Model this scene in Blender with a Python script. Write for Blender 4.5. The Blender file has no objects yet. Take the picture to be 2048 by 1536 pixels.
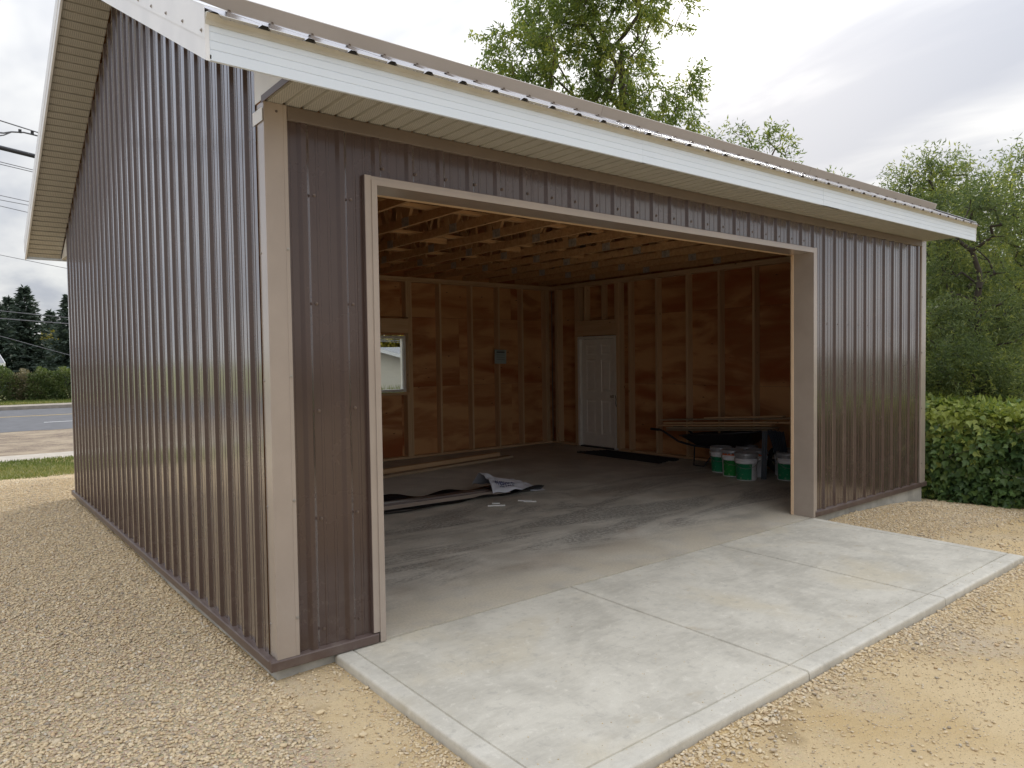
import bpy, bmesh, math, random
import numpy as np
from mathutils import Vector, Matrix

random.seed(7)
rng = np.random.default_rng(7)
scene = bpy.context.scene
COL = scene.collection
R = math.radians

# ------------------------------------------------------------------ camera
def cam_axes(yaw, pitch, roll):
    cy, sy, cp, sp = math.cos(yaw), math.sin(yaw), math.cos(pitch), math.sin(pitch)
    f = Vector((sy * cp, cy * cp, sp)); r = Vector((cy, -sy, 0)); u = r.cross(f)
    cr, sr = math.cos(roll), math.sin(roll)
    return cr * r + sr * u, -sr * r + cr * u, f
CAM = Vector((-1.4418, -3.9201, 1.7051))
cr_, cu_, cf_ = cam_axes(0.6768, -0.0356, -0.0140)
cam_data = bpy.data.cameras.new('camera')
cam_data.sensor_width = 36.0
cam_data.lens = 36.0 * 1451.85 / 2048
cam_data.clip_start = 0.05
cam_data.clip_end = 3000
cam = bpy.data.objects.new('camera', cam_data)
COL.objects.link(cam)
cam.matrix_world = Matrix(((cr_.x, cu_.x, -cf_.x, CAM.x), (cr_.y, cu_.y, -cf_.y, CAM.y), (cr_.z, cu_.z, -cf_.z, CAM.z), (0, 0, 0, 1)))
scene.camera = cam

# ------------------------------------------------------------------ sky, sun, exposure
SUN_AZ, SUN_EL = R(57.5), R(23.5)          # azimuth from +Y towards +X
SUN = Vector((math.sin(SUN_AZ) * math.cos(SUN_EL), math.cos(SUN_AZ) * math.cos(SUN_EL), math.sin(SUN_EL)))
scene.view_settings.view_transform = 'Standard'
scene.view_settings.look = 'None'
scene.view_settings.exposure = 1.1
scene.view_settings.gamma = 1.0

world = bpy.data.worlds.new('World')
scene.world = world
world.use_nodes = True
wt = world.node_tree
wt.nodes.clear()

class G:
    """tiny node-graph helper"""
    def __init__(s, tree): s.t = tree
    def n(s, typ, **kw):
        nd = s.t.nodes.new(typ)
        for k, v in kw.items():
            if k.startswith('in_'):
                key = k[3:]
                key = int(key) if key.isdigit() else key
                s.set(nd.inputs[key], v)
            else: setattr(nd, k, v)
        return nd
    def set(s, sock, v):
        if isinstance(v, bpy.types.NodeSocket): s.t.links.new(v, sock)
        else:
            if sock.type == 'RGBA' and len(v) == 3: v = (*v, 1)
            sock.default_value = v
    def m(s, op, a, b=0.0, c=None, clamp=False):
        nd = s.n('ShaderNodeMath', operation=op, use_clamp=clamp)
        s.set(nd.inputs[0], a); s.set(nd.inputs[1], b)
        if c is not None: s.set(nd.inputs[2], c)
        return nd.outputs[0]
    def vm(s, op, a, b=(0, 0, 0)):
        nd = s.n('ShaderNodeVectorMath', operation=op)
        s.set(nd.inputs[0], a)
        if op == 'SCALE': s.set(nd.inputs['Scale'], b)
        else: s.set(nd.inputs[1], b)
        return nd.outputs['Value'] if op in ('DOT_PRODUCT', 'LENGTH') else nd.outputs[0]
    def mix(s, fac, a, b, blend='MIX'):
        nd = s.n('ShaderNodeMix', data_type='RGBA', blend_type=blend)
        s.set(nd.inputs['Factor'], fac)
        s.set(nd.inputs[6], a); s.set(nd.inputs[7], b)
        return nd.outputs[2]
    def ss(s, v, lo, hi, to0=0.0, to1=1.0):
        nd = s.n('ShaderNodeMapRange', interpolation_type='SMOOTHSTEP')
        s.set(nd.inputs[0], v)
        for i, q in enumerate((lo, hi, to0, to1)): s.set(nd.inputs[i + 1], q)
        return nd.outputs[0]
    def noise(s, vec, scale, detail=4.0, rough=0.55, dist=0.0):
        nd = s.n('ShaderNodeTexNoise')
        s.set(nd.inputs['Vector'], vec)
        nd.inputs['Scale'].default_value = scale; nd.inputs['Detail'].default_value = detail
        nd.inputs['Roughness'].default_value = rough; nd.inputs['Distortion'].default_value = dist
        return nd.outputs['Fac']
    def voro(s, vec, scale, feature='F1', out='Distance'):
        nd = s.n('ShaderNodeTexVoronoi', feature=feature)
        s.set(nd.inputs['Vector'], vec); nd.inputs['Scale'].default_value = scale
        return nd.outputs[out]

g = G(wt)
dirv = g.vm('NORMALIZE', g.n('ShaderNodeTexCoord').outputs['Generated'])
sxyz = g.n('ShaderNodeSeparateXYZ', in_0=dirv)
dz = g.m('MAXIMUM', sxyz.outputs[2], 0.0)
den = g.m('ADD', dz, 0.16)
px = g.m('DIVIDE', sxyz.outputs[0], den); py = g.m('DIVIDE', sxyz.outputs[1], den)
cv = g.n('ShaderNodeCombineXYZ', in_0=px, in_1=py).outputs[0]
# layered cloud, drawn out along one wind direction
mp = g.n('ShaderNodeMapping'); g.set(mp.inputs['Vector'], cv)
mp.inputs['Location'].default_value = (2.3, 1.1, 0); mp.inputs['Rotation'].default_value = (0, 0, R(12)); mp.inputs['Scale'].default_value = (1.0, 0.40, 1)
n1 = g.noise(mp.outputs[0], 0.75, 6, 0.52, 0.7)
n2 = g.noise(mp.outputs[0], 2.2, 5, 0.55, 0.3)
cl = g.m('ADD', g.m('MULTIPLY', n1, 0.62), g.m('MULTIPLY', n2, 0.38))
cl = g.ss(cl, 0.41, 0.585)
sky = g.n('ShaderNodeTexSky', sky_type='NISHITA')
sky.sun_disc = False; sky.sun_elevation = SUN_EL; sky.sun_rotation = SUN_AZ
ccol = g.mix(cl, (2.45, 2.58, 2.92), (4.6, 4.58, 4.5))                      # thick grey cloud to thin bright cloud
lift = g.m('ADD', 0.85, g.m('MULTIPLY', g.m('MULTIPLY', dz, dz), 2.2))                        # an overcast dome is brightest overhead
ccol = g.vm('SCALE', ccol, lift)
dot = g.m('MAXIMUM', g.vm('DOT_PRODUCT', dirv, tuple(SUN)), 0.0)
glow = g.m('ADD', g.m('MULTIPLY', g.m('POWER', dot, 320.0), g.m('MULTIPLY', g.ss(cl, 0.0, 0.9), 8.0)), g.m('MULTIPLY', g.m('POWER', dot, 30.0), 0.5))
gcol = g.vm('SCALE', (1.0, 0.965, 0.88), glow)
tot = g.vm('ADD', g.vm('ADD', ccol, gcol), g.vm('SCALE', sky.outputs[0], 0.04))
bg = g.n('ShaderNodeBackground', in_0=tot); bg.inputs[1].default_value = 0.1
wo = g.n('ShaderNodeOutputWorld'); wt.links.new(bg.outputs[0], wo.inputs[0])

sun_data = bpy.data.lights.new('sun', 'SUN')
sun_data.energy = 1.2; sun_data.angle = R(14); sun_data.color = (1.0, 0.94, 0.84)
sun = bpy.data.objects.new('sun', sun_data); COL.objects.link(sun)
sun.location = (20, 14, 14)
sun.rotation_euler = (-SUN).to_track_quat('-Z', 'Y').to_euler()

# ------------------------------------------------------------------ material helpers
def material(name):
    m = bpy.data.materials.new(name); m.use_nodes = True
    t = m.node_tree; t.nodes.clear()
    gg = G(t)
    b = gg.n('ShaderNodeBsdfPrincipled'); o = gg.n('ShaderNodeOutputMaterial')
    t.links.new(b.outputs[0], o.inputs[0])
    return m, gg, b
def bump(gg, b, h, strength=0.3, dist=0.01):
    nd = gg.n('ShaderNodeBump'); nd.inputs['Strength'].default_value = strength; nd.inputs['Distance'].default_value = dist
    gg.set(nd.inputs['Height'], h); gg.set(b.inputs['Normal'], nd.outputs[0]); return nd
def rnd(gg): return gg.n('ShaderNodeObjectInfo').outputs['Random']
def opos(gg, off=True):
    v = gg.n('ShaderNodeTexCoord').outputs['Object']
    if off:
        k = gg.m('MULTIPLY', rnd(gg), 37.0)
        v = gg.vm('ADD', v, gg.n('ShaderNodeCombineXYZ', in_0=k, in_1=k, in_2=k).outputs[0])
    return v
def wpos(gg): return gg.n('ShaderNodeNewGeometry').outputs['Position']
def stretch(gg, v, s):
    mpn = gg.n('ShaderNodeMapping'); gg.set(mpn.inputs['Vector'], v); mpn.inputs['Scale'].default_value = s
    return mpn.outputs[0]
def plain(name, col, rough=0.6, metal=0.0, var=0.12, scale=8.0, spec=0.5, bstr=0.0):
    m, gg, b = material(name)
    v = opos(gg)
    nn = gg.noise(v, scale, 5)
    c = gg.mix(gg.ss(nn, 0.3, 0.7), tuple(x * (1 - var) for x in col), tuple(min(1, x * (1 + var)) for x in col))
    gg.set(b.inputs['Base Color'], c)
    gg.set(b.inputs['Roughness'], gg.ss(nn, 0.2, 0.8, max(0.02, rough - 0.06), min(1, rough + 0.06)))
    b.inputs['Metallic'].default_value = metal; b.inputs['Specular IOR Level'].default_value = spec
    if bstr: bump(gg, b, gg.noise(v, scale * 6, 4), bstr, 0.004)
    return m

def painted_metal(name, col, rough, var=0.06, dust=0.0, coat=0.0):
    """factory painted sheet steel: faint oil canning, scuffs and dust near the ground"""
    m, gg, b = material(name)
    v = wpos(gg)
    nn = gg.noise(v, 3.0, 5)
    c = gg.mix(gg.ss(nn, 0.3, 0.7), tuple(x * (1 - var) for x in col), tuple(x * (1 + var) for x in col))
    z = gg.n('ShaderNodeSeparateXYZ', in_0=v).outputs[2]
    low = gg.m('MULTIPLY', gg.ss(z, 0.75, 0.0), gg.ss(gg.noise(v, 9.0, 6, 0.65), 0.42, 0.75))
    scuff = gg.m('MULTIPLY', gg.ss(gg.noise(stretch(gg, v, (14, 14, 5)), 1.6, 7, 0.7, 0.5), 0.74, 0.80), gg.ss(z, 1.7, 0.9))
    streak = gg.ss(gg.noise(stretch(gg, v, (22, 22, 0.5)), 1.0, 3, 0.6), 0.62, 0.8)
    d = gg.m('ADD', gg.m('MULTIPLY', low, dust), gg.m('ADD', gg.m('MULTIPLY', scuff, 0.14 * (dust > 0)), gg.m('MULTIPLY', streak, 0.025)), clamp=True)
    c = gg.mix(d, c, (0.42, 0.37, 0.31))
    gg.set(b.inputs['Base Color'], c)
    gg.set(b.inputs['Roughness'], gg.m('ADD', gg.ss(nn, 0.2, 0.8, rough - 0.04, rough + 0.04), gg.m('MULTIPLY', d, 0.4)))
    b.inputs['Specular IOR Level'].default_value = 0.5
    bn = bump(gg, b, gg.noise(stretch(gg, v, (1, 1, 0.45)), 1.5, 1, 0.3), 0.05, 0.03)
    if coat:
        # glossy clear coat whose reflectance climbs steeply towards grazing angles
        b.inputs['Specular IOR Level'].default_value = 0.3
        lw = gg.n('ShaderNodeLayerWeight'); lw.inputs['Blend'].default_value = 0.5; gg.set(lw.inputs['Normal'], bn.outputs[0])
        fr = gg.m('ADD', 0.018, gg.m('MULTIPLY', gg.m('POWER', lw.outputs['Facing'], 2.75), 0.88 * coat), clamp=True)
        gl = gg.n('ShaderNodeBsdfGlossy', in_0=(0.96, 0.97, 1.0)); gl.inputs['Roughness'].default_value = rough * 0.52; gg.set(gl.inputs['Normal'], bn.outputs[0])
        mx = gg.n('ShaderNodeMixShader', in_0=fr); gg.t.links.new(b.outputs[0], mx.inputs[1]); gg.t.links.new(gl.outputs[0], mx.inputs[2])
        out = [q for q in gg.t.nodes if q.type == 'OUTPUT_MATERIAL'][0]; gg.t.links.new(mx.outputs[0], out.inputs[0])
    return m

def wood(name, c1, c2, grain=(1.2, 22, 22), rough=0.75, knots=True, patch=0.0, tone=0.35):
    m, gg, b = material(name)
    v = opos(gg)
    nn = gg.noise(stretch(gg, v, grain), 1.0, 5, 0.6, 0.6)
    c = gg.mix(gg.ss(nn, 0.3, 0.72), c1, c2)
    c = gg.mix(gg.m('MULTIPLY', rnd(gg), tone), c, tuple(x * q for x, q in zip(c1, (0.74, 0.62, 0.55))))
    if patch:
        pn = gg.noise(stretch(gg, v, (0.7, 2.6, 2.6)), 1.0, 4, 0.55, 0.8)
        c = gg.mix(gg.m('MULTIPLY', gg.ss(pn, 0.40, 0.62), patch), c, tuple(min(1, x * y) for x, y in zip(c2, (1.15, 1.25, 1.35))))
        pn2 = gg.noise(gg.vm('ADD', stretch(gg, v, (0.55, 1.9, 1.9)), (5, 3, 1)), 1.0, 3, 0.5, 0.5)
        c = gg.mix(gg.m('MULTIPLY', gg.ss(pn2, 0.52, 0.7), patch), c, tuple(x * y for x, y in zip(c1, (0.8, 0.55, 0.42))))
    if knots:
        kn = gg.voro(stretch(gg, v, (2.2, 5.5, 5.5)), 1.3)
        c = gg.mix(gg.ss(kn, 0.085, 0.03), c, tuple(x * 0.25 for x in c1))
    gg.set(b.inputs['Base Color'], c)
    b.inputs['Roughness'].default_value = rough; b.inputs['Specular IOR Level'].default_value = 0.3
    bump(gg, b, nn, 0.15, 0.003)
    return m

M = {}
M['siding'] = painted_metal('brown_steel', (0.070, 0.044, 0.036), 0.26, dust=0.08, coat=1.0)
M['brown_trim'] = painted_metal('brown_trim_steel', (0.100, 0.068, 0.058), 0.34, dust=0.12)
M['taupe'] = painted_metal('taupe_steel', (0.355, 0.295, 0.248), 0.40, dust=0.35, coat=0.85)
M['roof'] = painted_metal('roof_steel', (0.20, 0.17, 0.155), 0.36, coat=1.0)
M['white_trim'] = plain('white_trim_steel', (0.80, 0.81, 0.83), 0.38, var=0.05, scale=3)
M['frieze'] = painted_metal('shaded_taupe_steel', (0.15, 0.115, 0.090), 0.42)  # same taupe as the corner posts, soffit shade darkened into its colour
M['screw'] = plain('screw_steel', (0.16, 0.12, 0.10), 0.35, 0.6)
M['screw_bright'] = plain('washer_steel', (0.34, 0.31, 0.28), 0.4, 0.5)
M['rubber'] = plain('black_foam', (0.02, 0.02, 0.02), 0.9)
M['drip'] = plain('eave_flashing_steel', (0.52, 0.50, 0.44), 0.42, var=0.05)
M['stud'] = wood('spruce_lumber', (0.58, 0.385, 0.215), (0.70, 0.50, 0.30))
M['truss'] = wood('truss_lumber', (0.47, 0.265, 0.120), (0.62, 0.39, 0.195))
M['fresh_wood'] = wood('fresh_lumber', (0.62, 0.42, 0.20), (0.74, 0.54, 0.29))
M['grey_wood'] = wood('weathered_lumber', (0.34, 0.26, 0.17), (0.52, 0.40, 0.27))
M['pale_wood'] = wood('pale_jamb_lumber', (0.72, 0.52, 0.34), (0.82, 0.64, 0.45))
M['ply'] = wood('fir_plywood', (0.42, 0.165, 0.062), (0.56, 0.285, 0.120), grain=(1.0, 9, 9), rough=0.62, patch=0.85, tone=0.85)
M['plate'] = plain('galvanised_plate', (0.36, 0.31, 0.25), 0.6, 0.0, var=0.25, scale=30)
M['black_metal'] = plain('black_steel', (0.03, 0.03, 0.033), 0.4)
M['dark_plastic'] = plain('black_plastic', (0.018, 0.018, 0.02), 0.35)
M['navy_metal'] = plain('slate_blue_steel', (0.030, 0.038, 0.052), 0.5)
M['door_white'] = plain('white_door_paint', (0.80, 0.76, 0.69), 0.45, var=0.04)
M['vinyl'] = plain('white_vinyl', (0.72, 0.72, 0.70), 0.4, var=0.04)
M['tyre'] = plain('tyre_rubber', (0.02, 0.02, 0.02), 0.8)

def soffit_mat(name, axis):
    m, gg, b = material(name)
    v = opos(gg, False)
    nn = gg.noise(v, 3, 3)
    sx = gg.n('ShaderNodeSeparateXYZ', in_0=v)
    # punched holes in staggered rows, local x across the sheet, y along
    cells = gg.n('ShaderNodeCombineXYZ', in_0=gg.m('MULTIPLY', sx.outputs[0], 1 / 0.012), in_1=gg.m('MULTIPLY', sx.outputs[1], 1 / 0.017)).outputs[0]
    row = gg.m('FLOOR', gg.m('MULTIPLY', sx.outputs[1], 1 / 0.017))
    off = gg.m('MULTIPLY', gg.m('MODULO', gg.m('ABSOLUTE', row), 2.0), 0.5)
    cx = gg.m('SUBTRACT', gg.m('FRACT', gg.m('ADD', gg.m('MULTIPLY', sx.outputs[0], 1 / 0.012), off)), 0.5)
    cy = gg.m('SUBTRACT', gg.m('FRACT', gg.m('MULTIPLY', sx.outputs[1], 1 / 0.017)), 0.5)
    rr = gg.m('SQRT', gg.m('ADD', gg.m('MULTIPLY', cx, cx), gg.m('MULTIPLY', gg.m('MULTIPLY', cy, cy), 2.0)))
    hole = gg.ss(rr, 0.30, 0.20)
    strip = gg.m('FRACT', gg.m('MULTIPLY', sx.outputs[0], 1 / 0.1016))
    band = gg.m('MULTIPLY', gg.ss(strip, 0.26, 0.30), gg.ss(strip, 0.97, 0.93))
    hole = gg.m('MULTIPLY', hole, band)
    c = gg.mix(gg.ss(nn, 0.3, 0.7), (0.41, 0.39, 0.335), (0.46, 0.435, 0.38))
    c = gg.mix(hole, c, (0.05, 0.045, 0.04))
    gg.set(b.inputs['Base Color'], c); b.inputs['Roughness'].default_value = 0.5
    return m
M['soffit'] = soffit_mat('vented_soffit', 0)

def fascia_mat():
    m, gg, b = material('ribbed_white_fascia')
    v = wpos(gg); nn = gg.noise(v, 60, 3)
    c = gg.mix(gg.noise(v, 2.0, 4), (0.70, 0.78, 0.88), (0.76, 0.83, 0.91))
    gg.set(b.inputs['Base Color'], c); b.inputs['Roughness'].default_value = 0.42
    bump(gg, b, nn, 0.08, 0.002)
    return m
M['fascia'] = fascia_mat()

def concrete_floor():
    m, gg, b = material('stained_floor_concrete')
    v = wpos(gg); s = gg.n('ShaderNodeSeparateXYZ', in_0=v)
    fine = gg.noise(v, 55, 6, 0.7)
    mid = gg.noise(v, 2.2, 6, 0.6, 0.4)
    c = gg.mix(gg.ss(mid, 0.3, 0.7), (0.43, 0.40, 0.34), (0.60, 0.56, 0.48))
    # swept dark stain bands across the slab
    rot = gg.n('ShaderNodeMapping'); gg.set(rot.inputs['Vector'], v); rot.inputs['Rotation'].default_value = (0, 0, R(14)); rot.inputs['Scale'].default_value = (0.45, 1.5, 1)
    st = gg.noise(rot.outputs[0], 1.15, 7, 0.66, 1.1)
    near = gg.ss(s.outputs[1], 4.6, 2.0)
    stain = gg.m('MULTIPLY', gg.ss(st, 0.44, 0.58), gg.m('MULTIPLY', near, gg.ss(s.outputs[1], 0.1, 0.9)))
    stain = gg.m('MULTIPLY', stain, gg.ss(gg.noise(v, 30, 7, 0.8), 0.36, 0.58))
    c = gg.mix(gg.m('MULTIPLY', stain, 0.72), c, (0.11, 0.108, 0.10))
    warm = gg.ss(gg.noise(gg.vm('ADD', v, (4, 9, 0)), 1.0, 4, 0.5, 0.6), 0.5, 0.7)
    c = gg.mix(gg.m('MULTIPLY', warm, 0.45), c, (0.36, 0.285, 0.215))
    dusty = gg.m('MULTIPLY', gg.ss(s.outputs[1], 0.95, 0.15), gg.ss(gg.noise(v, 3.0, 5, 0.6), 0.25, 0.6))
    c = gg.mix(gg.m('MULTIPLY', dusty, 0.75), c, (0.62, 0.55, 0.42))
    scr = gg.n('ShaderNodeMapping'); gg.set(scr.inputs['Vector'], v); scr.inputs['Rotation'].default_value = (0, 0, R(-24)); scr.inputs['Scale'].default_value = (0.5, 26, 1)
    light = gg.ss(gg.noise(scr.outputs[0], 1.3, 5, 0.6, 0.25), 0.66, 0.72)
    c = gg.mix(gg.m('MULTIPLY', light, 0.22), c, (0.5, 0.47, 0.42))
    # saw cuts
    def cut(val, at, w): return gg.ss(gg.m('ABSOLUTE', gg.m('SUBTRACT', val, at)), w, w * 0.4)
    cuts = gg.m('MAXIMUM', cut(s.outputs[1], 2.62, 0.006), gg.m('MAXIMUM', cut(s.outputs[0], 2.85, 0.006), cut(s.outputs[0], 5.65, 0.006)))
    c = gg.mix(gg.m('MULTIPLY', cuts, 0.6), c, (0.52, 0.48, 0.42))
    c = gg.mix(gg.m('MULTIPLY', gg.ss(fine, 0.35, 0.75), 0.22), c, (0.10, 0.095, 0.085))
    gg.set(b.inputs['Base Color'], c)
    gg.set(b.inputs['Roughness'], gg.ss(mid, 0.25, 0.75, 0.55, 0.78))
    bump(gg, b, fine, 0.12, 0.004)
    return m
M['floor'] = concrete_floor()

def apron_concrete():
    m, gg, b = material('new_broomed_concrete')
    v = wpos(gg); s = gg.n('ShaderNodeSeparateXYZ', in_0=v)
    fine = gg.noise(v, 70, 6, 0.7)
    mid = gg.noise(v, 1.9, 7, 0.62, 0.5)
    c = gg.mix(gg.ss(mid, 0.34, 0.66), (0.50, 0.475, 0.415), (0.675, 0.645, 0.57))
    br = gg.n('ShaderNodeMapping'); gg.set(br.inputs['Vector'], v); br.inputs['Rotation'].default_value = (0, 0, R(-7)); br.inputs['Scale'].default_value = (2.6, 11, 1)
    streak = gg.noise(br.outputs[0], 2.4, 6, 0.7, 0.3)
    c = gg.mix(gg.m('MULTIPLY', gg.ss(streak, 0.38, 0.72), 0.34), c, (0.72, 0.695, 0.63))
    c = gg.mix(gg.m('MULTIPLY', gg.ss(streak, 0.50, 0.28), 0.22), c, (0.48, 0.45, 0.39))
    yel = gg.ss(gg.noise(gg.vm('ADD', v, (2, 7, 0)), 1.15, 5, 0.55, 0.4), 0.52, 0.70)
    c = gg.mix(gg.m('MULTIPLY', yel, 0.6), c, (0.63, 0.56, 0.42))
    scr = gg.n('ShaderNodeMapping'); gg.set(scr.inputs['Vector'], v); scr.inputs['Rotation'].default_value = (0, 0, R(-30)); scr.inputs['Scale'].default_value = (2.2, 34, 1)
    sc = gg.ss(gg.noise(scr.outputs[0], 1.0, 4, 0.6, 0.2), 0.70, 0.75)
    c = gg.mix(gg.m('MULTIPLY', sc, 0.4), c, (0.78, 0.77, 0.74))
    # smooth tooled border
    bd = gg.m('MAXIMUM', gg.ss(s.outputs[1], -1.770, -1.776), gg.m('MAXIMUM', gg.ss(s.outputs[0], 0.462, 0.456), gg.ss(s.outputs[0], 5.60, 5.606)))
    c = gg.mix(gg.m('MULTIPLY', bd, gg.ss(gg.noise(v, 6, 6, 0.7), 0.25, 0.75, 0.0, 0.40)), c, (0.70, 0.685, 0.64))
    mot = gg.noise(v, 14, 7, 0.72, 0.4)
    c = gg.mix(gg.m('MULTIPLY', gg.ss(mot, 0.52, 0.70), 0.50), c, (0.38, 0.365, 0.33))
    c = gg.mix(gg.m('MULTIPLY', gg.ss(mot, 0.46, 0.30), 0.50), c, (0.82, 0.79, 0.72))
    brn = gg.ss(gg.noise(gg.vm('ADD', v, (11.3, 4.1, 0)), 2.3, 6, 0.6, 0.8), 0.62, 0.72)
    c = gg.mix(gg.m('MULTIPLY', brn, 0.5), c, (0.46, 0.37, 0.24))
    spot = gg.ss(gg.voro(v, 5.5), 0.035, 0.012)
    c = gg.mix(gg.m('MULTIPLY', spot, 0.6), c, (0.14, 0.12, 0.10))
    grit = gg.ss(gg.noise(v, 180, 3, 0.7), 0.30, 0.70)
    c = gg.mix(gg.m('MULTIPLY', grit, 0.24), c, (0.44, 0.41, 0.36))
    z = s.outputs[2]
    c = gg.mix(gg.m('MULTIPLY', gg.ss(z, -0.035, -0.08), 0.55), c, (0.36, 0.34, 0.30))
    c = gg.mix(1.0, c, (0.97, 0.96, 0.925), 'MULTIPLY')
    gg.set(b.inputs['Base Color'], c); b.inputs['Roughness'].default_value = 0.82
    b.inputs['Specular IOR Level'].default_value = 0.3
    bump(gg, b, gg.m('ADD', fine, gg.m('MULTIPLY', streak, 0.6)), 0.22, 0.004)
    return m
M['apron'] = apron_concrete()
M['foundation'] = plain('foundation_concrete', (0.40, 0.385, 0.345), 0.85, var=0.22, scale=5, bstr=0.3)

def ground_mat():
    m, gg, b = material('sand_and_gravel')
    v = wpos(gg); s = gg.n('ShaderNodeSeparateXYZ', in_0=v)
    big = gg.noise(v, 0.9, 5, 0.6, 0.5)
    sand = gg.mix(gg.ss(big, 0.3, 0.7), (0.52, 0.37, 0.175), (0.65, 0.51, 0.305))
    n2 = gg.noise(gg.vm('ADD', v, (3, 8, 0)), 0.55, 5, 0.6, 0.4)
    sand = gg.mix(gg.m('MULTIPLY', gg.ss(n2, 0.5, 0.68), 0.8), sand, (0.52, 0.445, 0.35))
    damp = gg.ss(gg.noise(gg.vm('ADD', v, (6.2, 2.9, 0)), 1.6, 4, 0.6, 0.6), 0.60, 0.72)
    sand = gg.mix(gg.m('MULTIPLY', damp, 0.55), sand, (0.23, 0.155, 0.075))
    cell = gg.voro(v, 85, out='Color'); cd = gg.voro(v, 85)
    stone = gg.mix(0.45, (0.58, 0.47, 0.325), cell, 'MULTIPLY')
    stone = gg.mix(0.55, stone, (0.58, 0.475, 0.335))
    left = gg.ss(gg.m('ADD', s.outputs[0], gg.m('MULTIPLY', gg.m('SUBTRACT', big, 0.5), 0.7)), 0.12, -0.25)
    fac = gg.m('MAXIMUM', left, gg.m('MULTIPLY', gg.ss(gg.noise(v, 1.7, 5, 0.65), 0.5, 0.68), 0.5))
    c = gg.mix(fac, sand, stone)
    fine = gg.noise(v, 130, 5, 0.75)
    c = gg.mix(gg.m('MULTIPLY', gg.ss(fine, 0.34, 0.66), 0.45), c, gg.mix(0.5, c, (0.62, 0.50, 0.33)))
    c = gg.mix(gg.m('MULTIPLY', gg.ss(gg.noise(v, 210, 3, 0.7), 0.56, 0.70), 0.5), c, (0.16, 0.115, 0.07))
    # beyond the yard the ground is rough turf
    grass = gg.mix(gg.noise(v, 5, 6, 0.7), (0.045, 0.052, 0.022), (0.085, 0.085, 0.042))
    c = gg.mix(gg.ss(gg.vm('LENGTH', v), 24, 26), c, grass)
    gg.set(b.inputs['Base Color'], c); b.inputs['Roughness'].default_value = 0.95; b.inputs['Specular IOR Level'].default_value = 0.15
    h = gg.m('ADD', gg.m('MULTIPLY', fine, 0.6), gg.m('MULTIPLY', gg.m('SUBTRACT', 1.0, cd), gg.m('ADD', 0.3, fac)))
    bump(gg, b, h, 0.8, 0.010)
    return m
M['ground'] = ground_mat()

def pebble_mat():
    m, gg, b = material('river_pebbles')
    k = rnd(gg); v = opos(gg)
    ramp = gg.n('ShaderNodeValToRGB'); gg.set(ramp.inputs[0], k)
    cr = ramp.color_ramp; cr.interpolation = 'LINEAR'
    cols = [(0.0, (0.66, 0.53, 0.33)), (0.22, (0.72, 0.59, 0.39)), (0.42, (0.54, 0.425, 0.265)), (0.6, (0.73, 0.62, 0.44)), (0.74, (0.44, 0.37, 0.28)), (0.86, (0.60, 0.435, 0.26)), (0.94, (0.24, 0.225, 0.205)), (1.0, (0.80, 0.73, 0.60))]
    cr.elements[0].position = 0; cr.elements[0].color = (*cols[0][1], 1)
    cr.elements[1].position = 1; cr.elements[1].color = (*cols[-1][1], 1)
    for p, c in cols[1:-1]:
        e = cr.elements.new(p); e.color = (*c, 1)
    c = gg.mix(gg.m('MULTIPLY', gg.noise(v, 2.0, 4), 0.5), ramp.outputs[0], (0.50, 0.38, 0.225))
    gg.set(b.inputs['Base Color'], c); b.inputs['Roughness'].default_value = 0.85; b.inputs['Specular IOR Level'].default_value = 0.25
    return m
M['pebble'] = pebble_mat()

def leaf_mat(name, c1, c2, c3, trans=0.35, rough=0.5):
    """leaf colour runs by the leaf's own tint value (attribute), light comes through the blade"""
    m = bpy.data.materials.new(name); m.use_nodes = True
    t = m.node_tree; t.nodes.clear(); gg = G(t)
    at = gg.n('ShaderNodeAttribute', attribute_name='tint')
    k = at.outputs['Fac']
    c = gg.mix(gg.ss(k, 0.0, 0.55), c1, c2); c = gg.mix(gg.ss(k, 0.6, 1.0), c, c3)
    b = gg.n('ShaderNodeBsdfPrincipled', in_0=c); b.inputs['Roughness'].default_value = rough; b.inputs['Specular IOR Level'].default_value = 0.35
    tr = gg.n('ShaderNodeBsdfTranslucent'); gg.set(tr.inputs[0], gg.mix(0.5, c, gg.mix(1.0, c, (1.5, 1.6, 0.6), 'MULTIPLY')))
    mx = gg.n('ShaderNodeMixShader', in_0=trans); t.links.new(b.outputs[0], mx.inputs[1]); t.links.new(tr.outputs[0], mx.inputs[2])
    o = gg.n('ShaderNodeOutputMaterial'); t.links.new(mx.outputs[0], o.inputs[0])
    return m
M['leaf_maple'] = leaf_mat('ash_leaves', (0.090, 0.135, 0.040), (0.165, 0.22, 0.058), (0.33, 0.35, 0.08), 0.5)
M['leaf_caragana'] = leaf_mat('caragana_leaves', (0.090, 0.130, 0.060), (0.17, 0.215, 0.085), (0.34, 0.36, 0.10), 0.5)
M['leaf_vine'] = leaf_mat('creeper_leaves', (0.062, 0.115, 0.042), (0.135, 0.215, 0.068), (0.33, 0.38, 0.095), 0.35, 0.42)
M['leaf_spruce'] = leaf_mat('spruce_needles', (0.028, 0.046, 0.034), (0.052, 0.078, 0.058), (0.085, 0.115, 0.085), 0.1, 0.6)
M['leaf_yellow'] = leaf_mat('autumn_leaves', (0.20, 0.18, 0.03), (0.32, 0.27, 0.045), (0.46, 0.37, 0.06), 0.4)
M['leaf_shrub'] = leaf_mat('hedge_leaves', (0.050, 0.082, 0.028), (0.10, 0.135, 0.042), (0.17, 0.19, 0.07), 0.3)
M['leaf_dry'] = leaf_mat('dry_leaves', (0.13, 0.115, 0.07), (0.19, 0.165, 0.10), (0.26, 0.22, 0.14), 0.25)
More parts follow.
